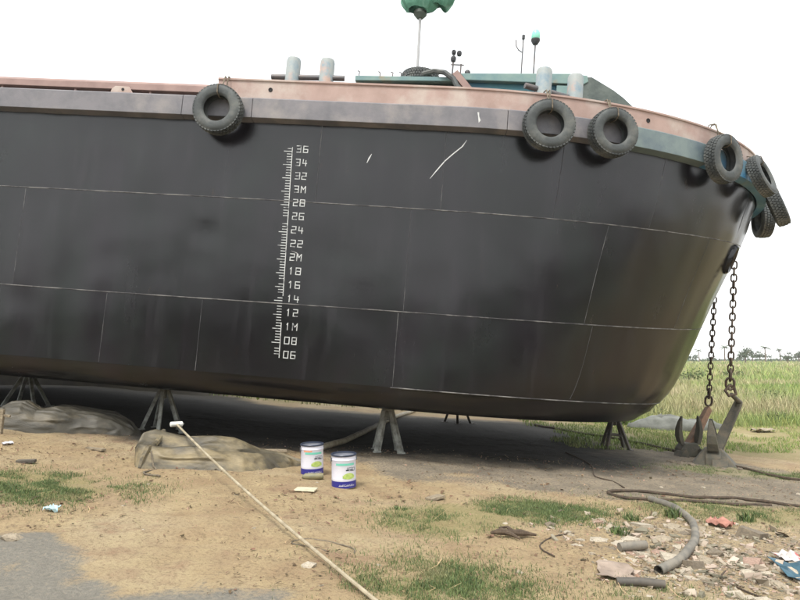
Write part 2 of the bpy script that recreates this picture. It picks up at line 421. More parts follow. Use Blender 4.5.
def decal(o, x0, z0, x1, z1, w, e=.004):
    d = Vector((x1 - x0, 0, z1 - z0)); L = d.length; d /= L; n = Vector((-d.z, 0, d.x)) * w / 2
    ext = d * w * .4; A = Vector((x0, 0, z0)) - ext; B = Vector((x1, 0, z1)) + ext
    vs = []
    for q in (A - n, A + n, B + n, B - n):
        u = u_of(q.x, q.z); vs.append(S_(u, q.z, plate_off(u, q.z) + e))
    o.add(vs, [(0, 3, 2, 1)])
def dz_of(v): return .62 + (v - .6) * 1.033
def dx_of(z): return -.05 - (z - .56) * .033
for s in '36 34 32 3M 28 26 24 22 2M 18 16 14 12 1M 08 06'.split():
    v = {'3M': 3.0, '2M': 2.0, '1M': 1.0}.get(s) or int(s) / 10
    z = dz_of(v); x = dx_of(z); o = MB()
    for k, ch in enumerate(s):
        for g in GLY[ch]:
            sx, sz = .064, .098; xx = x + .07 + k * .105 + random.uniform(-.004, .004)
            decal(o, xx + g[0] * sx, z - .05 + g[1] * sz, xx + g[2] * sx, z - .05 + g[3] * sz, .0125, .004 + .0003 * GLY[ch].index(g))
    o.build('draft_number', white_m, hull)
o = MB()
decal(o, dx_of(dz_of(.55)), dz_of(.55), dx_of(dz_of(3.62)), dz_of(3.62), .012)
v = .56; i = 0
while v < 3.63:
    z = dz_of(v); x = dx_of(z); L = .125 if i % 5 == 0 else .075
    if random.random() > .06: decal(o, x - L, z, x - .008, z, .011, .0045)
    v += .04; i += 1
o.build('draft_scale', white_m, hull)
# ---- wale (rubbing strake), bulwark
def strip(o, ua, ub, prof, st=.25):
    """sweep a closed (offset, z) profile along the deck edge"""
    n = max(2, int((ub - ua) / st)); P = []; k = len(prof)
    for i in range(n + 1):
        u = ua + (ub - ua) * i / n
        for f_, z in prof: P.append(S_(u, 4.2, f_) + Vector((0, 0, z + sheer(u) - 4.2)))
    fs = []
    for i in range(n):
        for j in range(k): q = (j + 1) % k; fs.append((i * k + j, i * k + q, (i + 1) * k + q, (i + 1) * k + j))
    fs += [list(range(k))[::-1], [n * k + j for j in range(k)]]
    return o.add(P, fs)
def sheer(u): t_ = max(0, min(u, 2 * LQ - u)) / LQ; return -.10 * t_ * t_
wale_m = mat('grey_strake_paint', lin(118, 115, 118), .55, 0, lin(96, 96, 100), 3, 6, .4, .7, .10, 50, lin(142, 136, 132), 1.4, .52, .72, spec=.45)
wale_g = mat('grey_green_strake', lin(112, 126, 124), .5, 0, lin(86, 100, 108), 3, 6, .4, .7, .08, 50, lin(140, 136, 128), 1.4, .58, .75)
wale_b = mat('blue_strake_paint', lin(66, 122, 158), .5, 0, lin(112, 136, 142), 2.2, 6, .45, .66, .08, 50, lin(50, 88, 120), 1.4, .55, .75)
pink_m = mat('faded_red_bulwark', lin(170, 145, 135), .7, 0, lin(150, 126, 116), 2.4, 6, .4, .7, .08, 60, lin(182, 168, 158), 1.6, .46, .66)
WP = [(0.0, 4.10), (.15, 4.13), (.15, 4.43), (.12, 4.45), (0.0, 4.45)]
cuts = [STERN - X0, -14., -8.6, -4.1, -3.0, x_u(8), x_u(27), x_u(42), x_u(56), x_u(74), x_u(100), x_u(140), x_u(180)]
mats = [wale_m] * 6 + [wale_g, wale_b, wale_b, wale_b, wale_b, wale_b]
for (a0, a1), mm in zip(zip(cuts[:-1], cuts[1:]), mats):
    strip(MB(), a0 + .003, a1 - .003, WP).build('rubbing_strake', mm, barge, bevel=.006)
strip(MB(), x_u(180), x_u(180) + X0 - STERN, WP, 2).build('rubbing_strake', wale_m, barge)
FB = -1.42 - X0                                                   # where the high forecastle bulwark starts
strip(MB(), FB, x_u(96), [(.0, 4.45), (.035, 4.45), (.035, 4.74), (.055, 4.75), (.055, 4.78), (-.03, 4.78), (-.03, 4.75), (0, 4.74)]).build('bulwark', pink_m, barge, bevel=.004)
strip(MB(), x_u(96), x_u(180), [(.0, 4.45), (.035, 4.45), (.035, 4.78), (0, 4.78)]).build('bulwark', pink_m, barge)
rail_m = mat('faded_red_rail', lin(152, 126, 118), .65, 0, lin(130, 106, 100), 2.4, 6, .4, .7)
strip(MB(), STERN - X0, FB, [(-.10, 4.55), (-.02, 4.56), (-.02, 4.66), (-.04, 4.70), (-.16, 4.70), (-.16, 4.55)]).build('top_rail', rail_m, barge, bevel=.006)
rec_m = mat('teal_grey_side_plate', lin(92, 104, 106), .6, 0, lin(70, 80, 84), 2, 6, .4, .7)
strip(MB(), STERN - X0, FB, [(-.24, 4.30), (-.18, 4.30), (-.18, 4.56), (-.24, 4.56)]).build('side_plate', rec_m, barge)
for u in np.arange(-11, FB, 1.25): MB().box(S_(u, 4.2, -.11) + Vector((0, 0, .30)), (.03, .10, .24)).build('rail_stay', rail_m, barge)
deck_m = mat('deck_steel', lin(120, 96, 86), .7, 0, lin(90, 84, 80), 1.5)
dk = [S_(u, 4.2, -.02) for u in us]; MB().add([(p.x, p.y, 4.34) for p in dk], [list(range(len(dk)))]).build('deck', deck_m, barge)
dark_m = mat('shadowed_hole_steel', lin(30, 28, 28), .8)
for px in (-.58, 5.22):                                           # drain holes with rims
    u = u_of(px, 4.6); c_ = S_(u, 4.2, .036) + Vector((0, 0, .42 + sheer(u))); n_ = nrm(u); q = n_.to_track_quat('Z', 'Y').to_matrix().to_4x4()
    MB().lathe([(.0, .001), (.026, .001), (.026, .006), (.034, .006), (.034, 0)], 12, Matrix.Translation(c_) @ q).build('drain_hole', dark_m, barge)
eye_ = MB().prism([(-.17, 4.45), (.19, 4.45), (.12, 4.55), (-.10, 4.555), (-.155, 4.51)], .0, .03, Matrix.Translation((-2.93, -.11, 0))).build('lifting_eye', pink_m, barge, bevel=.006)
MB().lathe([(0, 0), (.024, 0), (.024, .004), (0, .004)], 10, Matrix.Translation((-2.90, -.112, 4.50)) @ Matrix.Rotation(R(90), 4, 'X')).build('eye_hole', dark_m, eye_)
# scuffed white fleck on the strake
flk = MB(); flk.add([S_(u_of(2.58 + dx, 4.3), 4.2, .153) + Vector((0, 0, zz - 4.2)) for dx, zz in ((0, 4.36), (.025, 4.36), (.03, 4.30), (.055, 4.24), (.03, 4.20), (.02, 4.26), (.015, 4.30))], [(0, 1, 2, 6), (6, 2, 3, 5), (5, 3, 4)]).build('paint_scratch', scr_m, barge)
# ---- bollards: posts and crossbars
boll_m = mat('worn_bollard_paint', lin(150, 156, 154), .6, 0, lin(120, 140, 150), 5, 6, .45, .65, .1, 40, lin(176, 150, 136), 3, .55, .68)
bar_m = mat('dark_pipe_steel', lin(88, 92, 96), .5, .3, lin(110, 100, 96), 6)
def bitt(ps, bar, r=.115, tops=5.32):
    root = None
    for (x, y) in ps:
        o = MB().lathe([(0, 4.34), (r, 4.34), (r, tops - .04), (r - .015, tops), (0, tops)], 20, Matrix.Translation((x, y, 0))).build('bollard', boll_m, barge, sharp=30)
        root = root or o
    o = MB().tube(bar, .045, 12).build('bollard_crossbar', bar_m, barge)
bitt([(-.38, .36), (.17, .36)], [(-.72, .36, 5.01), (.46, .36, 5.03)])
bitt([(3.60, .62), (4.12, .80)], [(3.30, .50, 5.09), (4.52, .94, 5.00)], .125, 5.42)
# ---- deckhouse
grn_m = mat('pale_green_trim', lin(120, 144, 138), .6, 0, lin(94, 126, 130), 3, 6, .4, .7, col3=lin(142, 122, 92), s3=1.7, lo3=.56, hi3=.70)
blu_m = mat('deckhouse_blue', lin(38, 84, 106), .6, 0, lin(56, 106, 112), 2, 6, .4, .7)
tan_m = mat('deckhouse_brown', lin(122, 112, 92), .7, 0, lin(96, 98, 88), 2)
def fr(o, x0, x1, y0, y1, z0, z1): return o.box(((x0 + x1) / 2, (y0 + y1) / 2, (z0 + z1) / 2), (x1 - x0, y1 - y0, z1 - z0))
house = fr(MB(), 2.38, 4.40, 2.28, 5.5, 4.35, 5.95).build('deckhouse_wall', blu_m, barge)
o = MB(); o.prism([(2.34, 5.93), (4.50, 5.93), (4.58, 5.98), (4.56, 6.10), (4.28, 6.13), (2.24, 6.06)], 2.18, 5.6); o.build('deckhouse_roof', grn_m, barge, bevel=.012)
fr(MB(), .30, 2.36, 2.30, 5.5, 4.35, 5.86).build('deckhouse_wall', tan_m, barge)
o = MB(); o.prism([(.26, 5.85), (2.22, 5.91), (2.22, 5.99), (.26, 5.95)], 2.2, 5.6); o.build('deckhouse_roof', grn_m, barge, bevel=.01)
MB().bar((2.14, 2.12, 6.03), (2.50, 2.12, 5.62), .09, .12).build('roof_brace', rail_m, barge)
fr(MB(), 4.02, 4.42, 2.20, 2.276, 5.60, 5.90).build('deckhouse_post', grn_m, barge)
win_m = mat('deckhouse_glass', lin(24, 44, 60), .15)
for x in (2.62, 3.12, 3.62): 
    w_ = fr(MB(), x, x + .38, 2.262, 2.279, 5.45, 5.80).build('window', win_m, barge)
    o = MB()
    for q in ((x - .03, x, 5.42, 5.83), (x + .38, x + .41, 5.42, 5.83), (x, x + .38, 5.80, 5.83), (x, x + .38, 5.42, 5.45)): fr(o, q[0], q[1], 2.255, 2.279, q[2], q[3])
    o.build('frame', blu_m, w_)
for x in (.32, .72, .96, 1.12, 1.20): MB().tube([(x, 2.24, 5.92), (x + .01, 2.24, 6.02 + .03 * random.random()), (x - .03, 2.24, 6.06)], .012, 6).build('roof_hook', bar_m, barge)
# mast with lamps, fork aerial, green lamp
def rod(nm, pts, r, mm, par=barge): return MB().tube(pts, r, 8).build(nm, mm, par)
mast = rod('mast', [(2.06, 3, 6.0), (2.06, 3, 6.86)], .018, bar_m); rod('mast_post', [(2.22, 3, 6.0), (2.22, 3, 6.64)], .016, bar_m, mast)
for z in (6.35, 6.62): rod('rung', [(2.02, 3, z), (2.28, 3, z)], .014, bar_m, mast)
blk = mat('black_fitting', lin(52, 52, 54), .5)
for x, z, s in ((2.06, 6.74, .055), (2.17, 6.86, .05), (2.06, 6.88, .045), (2.36, 6.45, .06), (2.13, 6.35, .05)):
    MB().lathe([(0, -s), (s * .8, -s), (s, -s * .4), (s, s * .5), (s * .6, s), (0, s)], 10, Matrix.Translation((x, 3, z))).build('mast_lamp', blk, mast)
rod('lamp_arm', [(2.22, 3, 6.42), (2.36, 3, 6.40)], .012, bar_m, mast)
fk = rod('fork_aerial', [(3.42, 3, 6.0), (3.42, 3, 7.22)], .014, bar_m); rod('aerial_prong', [(3.42, 3, 6.92), (3.34, 3, 6.97), (3.29, 3, 7.05), (3.28, 3, 7.18)], .012, bar_m, fk)
MB().lathe([(0, -.04), (.03, -.04), (.03, .04), (0, .05)], 10, Matrix.Translation((3.42, 3, 7.24))).build('aerial_tip', blk, fk)
lp = rod('lamp_pole', [(3.66, 3, 6.0), (3.66, 3, 7.12)], .016, bar_m)
MB().lathe([(0, 7.10), (.05, 7.10), (.09, 7.17), (.09, 7.20), (0, 7.20)], 14, Matrix.Translation((3.66, 3, 0))).build('lamp_base', blk, lp)
glass_m = mat('green_lamp_glass', lin(140, 214, 190), .2)
MB().lathe([(.075, 7.20), (.09, 7.24), (.085, 7.33), (.06, 7.38), (0, 7.40)], 16, Matrix.Translation((3.66, 3, 0))).build('lamp_globe', glass_m, lp)
wn = MB(); wn.box((3.72, 2.9, 6.20), (.22, .2, .16)); wn.tube([(3.62, 2.9, 6.30), (3.82, 2.9, 6.30)], .08, 12); wn.tube([(3.76, 2.85, 6.30), (3.76, 2.85, 6.46)], .03, 8); wn.tube([(3.88, 2.9, 6.2), (4.0, 2.9, 6.26), (4.1, 2.9, 6.22)], .02, 6)
wn.build('searchlight_bracket', blk, barge, bevel=.008)
rod('whip_rod', [(1.62, 2.5, 6.0), (1.80, 2.5, 6.16), (1.95, 2.5, 6.24)], .01, bar_m)
# flagpole and furled cloth
fp = rod('flagpole', [(1.40, 2.6, 5.9), (1.36, 2.6, 7.55)], .028, mat('pale_pole', lin(168, 168, 168), .5)); fp['label'] = 'pale grey pole carrying the green cloth'
MB().lathe([(0, 7.34), (.06, 7.34), (.13, 7.42), (.13, 7.48), (0, 7.50)], 14, Matrix.Translation((1.36, 2.6, 0))).build('pole_collar', mat('brown_collar', lin(84, 92, 84), .7), fp)
cl_m = mat('green_cloth', lin(92, 142, 120), .8, 0, lin(74, 122, 100), 4, 4, .35, .65, .3, 18, lin(128, 168, 148), 2, .55, .7)
def cloth(cx, cz, w, h, sd, tip):
    o = MB(); P = []
    for i in range(15):
        v_ = i / 14; row = []
        rr = w * (.25 + .75 * math.sin(math.pi * min(1, .12 + v_ * .85)) ** .7)
        for j in range(28):
            a = 2 * math.pi * j / 27; k = 1 + .20 * math.sin(a * 5 + sd + v_ * 3) + .12 * mn.noise((math.cos(a) * 2, math.sin(a) * 2, v_ * 3 + sd))
            row.append((cx + tip * v_ + rr * math.cos(a) * k, 2.6 + rr * .8 * math.sin(a) * k, cz + h * v_ + .05 * math.sin(a * 3 + sd)))
        P.append(row)
    return o.grid(P)
cloth(1.33, 7.47, .36, .7, .3, -.03).build('furled_cloth', cl_m, fp); cloth(1.76, 7.58, .24, .45, 2.1, .05).build('furled_cloth', cl_m, fp)
# dark tarp hump over the foredeck gear
tarp_m = mat('dark_green_tarpaulin', lin(66, 76, 72), .55, 0, lin(90, 98, 92), 4, 5, .4, .7, .3, 14)
P = []
prof = [(4.46, 6.08), (4.64, 6.06), (4.84, 5.97), (5.04, 5.86), (5.22, 5.72), (5.40, 5.54), (5.52, 5.2), (5.58, 4.5)]
for k in range(13):
    y = 2.2 + k * .25; e = 1 - max(0, (k - 6) / 6) ** 4 * .12
    P.append([(x - (1 - e) * 2, y + .03 * mn.noise((x * 3, y * 3, 1)), 4.35 + (z - 4.35) * e + .03 * mn.noise((x * 4, y * 4, 2))) for x, z in prof])
o = MB().grid(P)
for side in (P[0], P[-1]): o.add(list(side) + [(4.42, side[0][1], 4.36)], [list(range(len(side) + 1))])
o.build('tarpaulin_cover', tarp_m, barge)
# black hose drooping over the roof
rubber = mat('black_rubber', lin(58, 62, 62), .66, 0, lin(84, 88, 86), 4, 6, .4, .66, .15, 60, lin(112, 112, 106), 2.4, .5, .72)
rod('deck_hose', [(1.5, 2.3, 6.06), (1.75, 2.22, 6.10), (1.95, 2.14, 6.04), (2.12, 2.08, 5.90), (2.22, 2.06, 5.70)], .05, rubber)
# hawse pipes
for deg, z in ((66.8, 2.90), (95, 2.95)):
    u = x_u(deg); c_ = S_(u, z, .0); n_ = (nrm(u, z) + Vector((0, 0, -.35))).normalized(); q = n_.to_track_quat('Z', 'Y').to_matrix().to_4x4()
    MB().lathe([(.10, -.1), (.12, .03), (.19, .07), (.22, .03), (.21, -.1)], 20, Matrix.Translation(c_) @ q @ Matrix.Diagonal((.75, 1.25, 1, 1))).build('hawse_pipe', hullm, barge)
    MB().lathe([(0, .006), (.125, .006)], 20, Matrix.Translation(c_) @ q @ Matrix.Diagonal((.75, 1.25, 1, 1))).build('hawse_hole', dark_m, barge)

# added dark mound, invented to hide the lit ground under the hull at left
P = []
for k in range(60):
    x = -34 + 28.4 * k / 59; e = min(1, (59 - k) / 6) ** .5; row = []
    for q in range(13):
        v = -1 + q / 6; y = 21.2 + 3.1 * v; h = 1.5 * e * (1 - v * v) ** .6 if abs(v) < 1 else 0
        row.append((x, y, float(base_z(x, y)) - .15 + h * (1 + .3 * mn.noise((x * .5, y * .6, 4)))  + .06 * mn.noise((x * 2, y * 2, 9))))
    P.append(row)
MB().grid(P).build('light_blocker_mound', mat('dark_blocker_mound', lin(48, 44, 36), .95, 0, lin(66, 60, 46), 1.5, 6, bump=.4), kind='structure')

# ------------------------------------------------------------------ tyre fenders
rope_m = mat('old_rope', lin(120, 110, 92), .9, 0, lin(88, 80, 70), 30)
def make_tyre():
    r = thing('tyre_fender', 'x', 'tyre', group='tyre fenders hung along the barge')
    Rx = Matrix.Rotation(R(90), 4, 'X')
    body = [(.215, -.085), (.205, -.07), (.215, -.06), (.26, -.03), (.30, .0), (.30, 0)]
    body = [(.20, -.075), (.215, -.098), (.24, -.108), (.29, -.112), (.33, -.105), (.352, -.088), (.350, .088), (.33, .105), (.29, .112), (.24, .108), (.215, .098), (.20, .075), (.225, .07), (.30, .085), (.325, .05), (.325, -.05), (.30, -.085), (.225, -.07)]
    MB().lathe(body, 36, Rx, closed=True).build('carcass', rubber, r)
    o = MB(); n = 44
    for row, (y0, y1, rr) in enumerate(((-.092, -.05, .366), (-.044, -.004, .375), (.004, .044, .375), (.05, .092, .366))):
        for k in range(n):
            a0 = 2 * math.pi * (k + (.5 if row % 2 else 0)) / n; a1 = a0 + 2 * math.pi / n * .78; vs = []
            for r_ in (.346, rr):
                for y, a in ((y0, a0), (y0, a1), (y1, a1), (y1, a0)): vs.append((r_ * math.cos(a), y, r_ * math.sin(a)))
            o.add(vs, [(4, 5, 6, 7), (0, 1, 5, 4), (1, 2, 6, 5), (2, 3, 7, 6), (3, 0, 4, 7)])
    o.build('tread', rubber, r)
    MB().tube([(-.03, .31, .50), (-.03, .27, .605), (-.02, .17, .60), (-.012, .10, .45), (0, .0, .385), (.0, -.118, .34), (.005, -.125, .22), (.01, -.05, .185), (.012, .1, .21), (.02, .135, .34), (.03, .15, .5), (.03, .18, .605), (.03, .27, .61), (.03, .31, .5)], .010, 6).build('lashing_rope', rope_m, r)
    return r
ty0 = make_tyre()
TY = [(u_of(-1.27, 4.2), 4.18, 0, 0, 'tyre fender hanging alone left of the draft marks'),
      (u_of(3.58, 4.2), 4.21, 0, .25, 'tyre fender under the right pair of bollards, with a broken edge of rope'),
      (u_of(4.50, 4.2), 4.22, 0, -.2, 'tyre fender just right of the bollards, below the dark tarpaulin'),
      (x_u(44.5), 4.22, 0, .5, 'tyre fender on the blue strake at the turn of the bow'),
      (x_u(58), 4.24, -20, .1, 'tyre fender seen edge on, highest at the tip of the bow'),
      (x_u(70), 3.98, -22, .2, 'tyre fender hanging outermost past the tip of the bow'),
      (x_u(86), 4.06, -4, .7, 'tyre fender behind the stem with sky showing through its hole')]
for i, (u, z, tilt, roll, lb) in enumerate(TY):
    o = ty0 if i == 0 else copy_tree(ty0)
    n_ = nrm(u, z); ph = math.atan2(n_.x, -n_.y)
    p = S_(u, 4.2, .15 + .115 + (.05 if i == 5 else 0)); p.z = z + sheer(u)
    o.matrix_world = SHIP @ Matrix.Translation(p) @ Matrix.Rotation(ph, 4, 'Z') @ Matrix.Rotation(R(tilt), 4, 'X') @ Matrix.Diagonal([(1, 1, 1, 1), (1.02, .92, .99, 1), (.97, 1.06, .96, 1), (.98, .95, 1.03, 1), (1, .9, .98, 1), (.96, 1, 1.02, 1), (1, 1.05, .97, 1)][i])
    o['label'] = lb
# tyre lying on the deckhouse roof
o = copy_tree(ty0); o['label'] = 'dark tyre lying on the deckhouse roof beside the flagpole'; del o['group']; o.name = 'roof_tyre'
for ch in list(o.children):
    if ch.name.startswith('lashing_rope'): bpy.data.objects.remove(ch)
o.matrix_world = SHIP @ Matrix.Translation((1.46, 2.62, 6.08)) @ Matrix.Rotation(R(90 - 4), 4, 'X')

# ------------------------------------------------------------------ anchors and chains
anch_m = mat('dark_anchor_steel', lin(80, 78, 69), .75, .1, lin(108, 98, 82), 6, 6, .45, .7, .25, 40, lin(72, 77, 63), 3, .55, .7)
rust_m = mat('rusty_shank', lin(134, 104, 82), .85, 0, lin(104, 82, 66), 7, 6, .4, .65, .25, 40)
chain_m = mat('chain_steel', lin(78, 68, 58), .6, .3, lin(104, 84, 66), 20, 5, .45, .7)
def make_anchor(label, loc, rot, fl_tilt, sh_dir, sh_m, L=1.02, broad=False):
    r = thing('anchor', label, 'anchor', loc, rot)
    # crown: box with splayed palms
    o = MB(); o.prism([(-.30, 0), (.30, 0), (.27, .16), (.15, .27), (-.15, .27), (-.27, .16)], -.13, .13); o.build('crown', anch_m, r, bevel=.02)
    o = MB()
    for s in (-1, 1): MB().prism([(s * .12, -.03), (s * .44, -.03), (s * .30, .12), (s * .2, .16)][::s], -.24, .02).build('tripping_palm', anch_m, r, bevel=.012)
    T = Matrix.Translation((0, 0, .16)) @ Matrix.Rotation(fl_tilt, 4, 'X')
    for s in (-1, 1):
        # curved horn-like fluke
        pts = [(.15, 0, .10), (.25, .0, .10), (.315, .01, .24), (.325, .02, .38), (.29, .03, .52), (.225, .04, .65), (.20, .04, .64), (.215, .03, .52), (.225, .02, .38), (.205, .01, .26)]
        n = len(pts); vs = []
        for k, th in ((-1, .10), (1, .10)):
            for i, p in enumerate(pts):
                f_ = 1 - .75 * (p[2] / .65) ** 2; vs.append(T @ Vector((s * p[0], p[1] + k * th * f_, p[2])))
        fs = [[0, 1, 2, 9], [9, 2, 3, 8], [8, 3, 4, 7], [7, 4, 5, 6]]; fs = fs + [[q + n for q in f][::-1] for f in fs]
        for i in range(n): j = (i + 1) % n; fs.append([j, i, i + n, j + n])
        if s < 0: fs = [f[::-1] for f in fs]
        MB().add(vs, fs).build('fluke', anch_m, r, bevel=.012)
    d = Vector(sh_dir).normalized(); a = Vector((0, .0, .15)); e = a + d * L
    if broad: MB().box((0, 0, .13), (.62, .80, .34), None, .34).build('crown_flare', anch_m, r, bevel=.015)
    sh = MB().bar(a, e, .19, .20, .13, up=(0, 1, 0)).build('shank', sh_m, r, bevel=.012)
    u_ = Vector((1, 0, 0))
    MB().tube([e - d * .06 - u_ * .09, e - d * .06 + u_ * .09], .03, 8).build('shank_pin', anch_m, r)
    return r, r.matrix_basis, e, d
A1 = G(5.70, 11.5, .0)
an1, _, e1, d1 = make_anchor('dark anchor nearest the bow with its thick shank leaning right', A1, (0, 0, R(62)), R(2), Matrix.Rotation(R(-62), 3, 'Z') @ Vector((.60, .12, 1.0)), anch_m, 1.13, True)
A2 = G(5.70, 12.5, .0)
an2, _, e2, d2 = make_anchor('farther anchor with two curved horn flukes and a rusty shank', A2, (0, 0, R(8)), R(14), (1.12, .55, .86), rust_m, 1.30)
an2.scale = (.80, .9, 1.0)
def wp(r, p): return Matrix.Translation(r.location) @ r.rotation_euler.to_matrix().to_4x4() @ Matrix.Diagonal((*r.scale, 1)) @ p
def link_mesh(L, W_, rad):
    pts = []; h = L / 2 - W_ / 2
    for k in range(5): a = math.pi * k / 4; pts.append((math.cos(a) * W_ / 2, 0, h + math.sin(a) * W_ / 2))
    for k in range(5): a = math.pi + math.pi * k / 4; pts.append((math.cos(a) * W_ / 2, 0, -h + math.sin(a) * W_ / 2))
    return MB().tube(pts, rad, 6, closed=True)
lk = link_mesh(.145, .085, .0155).mesh('link', chain_m, 60)
lk_big = link_mesh(.21, .13, .023).mesh('link', chain_m, 60)
def chain(label, top, pts_end, n_):
    r = thing('anchor_chain', label, 'chain', top)
    P = [Vector(top)] + [Vector(p) for p in pts_end]
    seg = [(P[i + 1] - P[i]).length for i in range(len(P) - 1)]; tot = sum(seg); s = .05; k = 0
    while s < tot:
        q = s; i = 0
        while i < len(seg) - 1 and q > seg[i]: q -= seg[i]; i += 1
        d = (P[i + 1] - P[i]).normalized(); p = P[i] + d * q
        near_end = tot - s < .30
        o = bpy.data.objects.new('link', lk_big if near_end else lk); C.objects.link(o); o.parent = r
        M = d.to_track_quat('Z', 'Y').to_matrix().to_4x4() @ Matrix.Rotation(R(35 + 90 * (k % 2) + random.uniform(-9, 9)), 4, 'Z')
        o.location = p - Vector(top); o.rotation_euler = M.to_euler()
        s += .155 if near_end else .114; k += 1
    return r
t1 = SHIP @ (S_(x_u(66.8), 2.84, .10)); E1 = wp(an1, e1)
near_end = Vector((5.83, 11.05, 1.06))
chain('near anchor chain dropping from the hawse hole to the shackle', t1, [near_end], 0)
t2 = SHIP @ (S_(x_u(95), 2.9, .10)); E2 = wp(an2, e2)
chain('farther anchor chain half hidden behind the stem, ending at the rusty shank', t2, [E2 + Vector((0, 0, .05))], 0)
# swivel shackle between near chain and shank
sk = thing('shackle', 'heavy bent shackle joining the near chain to the anchor shank', 'shackle', near_end)
q = E1 - near_end
MB().tube([Vector((0, 0, .02)), Vector((-.09, 0, -.08)), Vector((-.03, 0, -.17)), Vector((.10, 0, -.14)), Vector((.07, 0, -.03)), Vector((0, 0, .02))], .028, 8).build('ring', chain_m, sk)
MB().tube([Vector((.02, 0, -.15)), q * .5 + Vector((0, 0, -.06)), q + Vector((.02, 0, -.01))], [.035, .04, .045], 10).build('swivel_arm', anch_m, sk)

# ------------------------------------------------------------------ stands
wood_g = mat('weathered_wood', lin(150, 138, 116), .9, 0, lin(112, 100, 84), 12, 6, .4, .65, .3, 60, stretch=(1, 6, 6))
steel_l = mat('galvanised_stand', lin(176, 178, 170), .6, .1, lin(112, 112, 106), 7, 6, .4, .65, .1, 40, lin(100, 88, 74), 3, .6, .72)
steel_d = mat('dark_stand_steel', lin(74, 72, 68), .7, .1, lin(100, 92, 82), 7)
def make_stand(h, spread, mm, label, x, y, rz, n=4, brace=True, w=.065):
    g = G(x, y); r = thing('hull_stand', label, 'stand', g, (0, 0, rz), 'steel stands propping the barge')
    MB().box((0, 0, h - .07), (.18, .18, .08)).build('head_block', mm, r, bevel=.01); MB().box((0, 0, h - .015), (.26, .22, .03 + .008)).build('packing_board', wood_g, r, bevel=.004)
    MB().tube([(0, 0, h - .26), (0, 0, h - .1)], .045, 10).build('screw', mm, r)
    feet = []
    for k in range(n):
        a = math.pi * 2 * (k + .5) / n; f_ = Vector((spread * math.cos(a), spread * math.sin(a), .0)); tpt = Vector((.07 * math.cos(a), .07 * math.sin(a), h - .10))
        gzk = float(gz(x + f_.x * math.cos(rz) - f_.y * math.sin(rz), y + f_.x * math.sin(rz) + f_.y * math.cos(rz))) - g.z; f_.z = gzk - .015
        lg = MB().bar(f_, tpt, w, w, w * .9).build('leg', mm, r, bevel=.006); feet.append((f_, tpt))
        MB().box(f_ + Vector((0, 0, .02)), (.13, .13, .02)).build('foot_plate', mm, lg)
    if brace:
        for k in range(n):
            a = feet[k]; c_ = feet[(k + 1) % n]; s_ = .45
            MB().bar(a[0].lerp(a[1], s_), c_[0].lerp(c_[1], s_), .03).build('brace', mm, r)
    return r
def hull_bottom(x, y):
    v = SHIP.inverted() @ Vector((x, y, 0)); return (SHIP @ Vector((v.x, v.y, ZB - .03 * 0))).z
ST = [(-7.15, 12.0, .42, steel_l, 'stand at the far left edge behind the dusty rubber bag', .1, 4), (-4.12, 10.95, .36, steel_l, 'stand with pale splayed legs behind the paint roller head', .45, 5),
      (-.20, 10.35, .275, steel_l, 'stand with thick pale legs just right of the paint pails', .12, 4), (4.42, 12.95, .32, steel_d, 'dark stand under the forefoot left of the anchors', -.1, 4),
      (1.48, 16.2, .34, steel_d, 'small dark stand in the light on the far side of the hull', .7, 4)]
for x, y, sp_, mm, lb, rz, n in ST:
    h = hull_bottom(x, y) - float(gz(x, y)) + .005
    make_stand(h, sp_, mm, lb, x, y, rz, n, 'dark' in lb, .082 if 'thick' in lb else .06)
# plank pad under the middle stand
def plank(label, x, y, L, w, h, rz, mm, name='plank', dz=0, tilt=0, grp=None):
    o = MB(); n = 6
    for i in range(n):
        pass
    P = []
    for i in range(n + 1):
        s = -L / 2 + L * i / n; e = .5 * w * (1 + .06 * random.uniform(-1, 1))
        P += [(s, -e, 0), (s, e, 0), (s, e * .97, h), (s, -e * .97, h)]
    fs = []
    for i in range(n):
        for j in range(4): q_ = (j + 1) % 4; fs.append((i * 4 + j, i * 4 + q_, i * 4 + 4 + q_, i * 4 + 4 + j))
    fs = [f[::-1] for f in fs] + [(0, 1, 2, 3), (n * 4 + 3, n * 4 + 2, n * 4 + 1, n * 4)]
    o.add(P, fs); ob = o.build(name, mm, bevel=.004); ob.location = G(x, y, dz); ob.rotation_euler = (random.uniform(-.04, .04), tilt, rz)
    return tag(ob, label, 'board' if name != 'tile' else 'tile', grp)

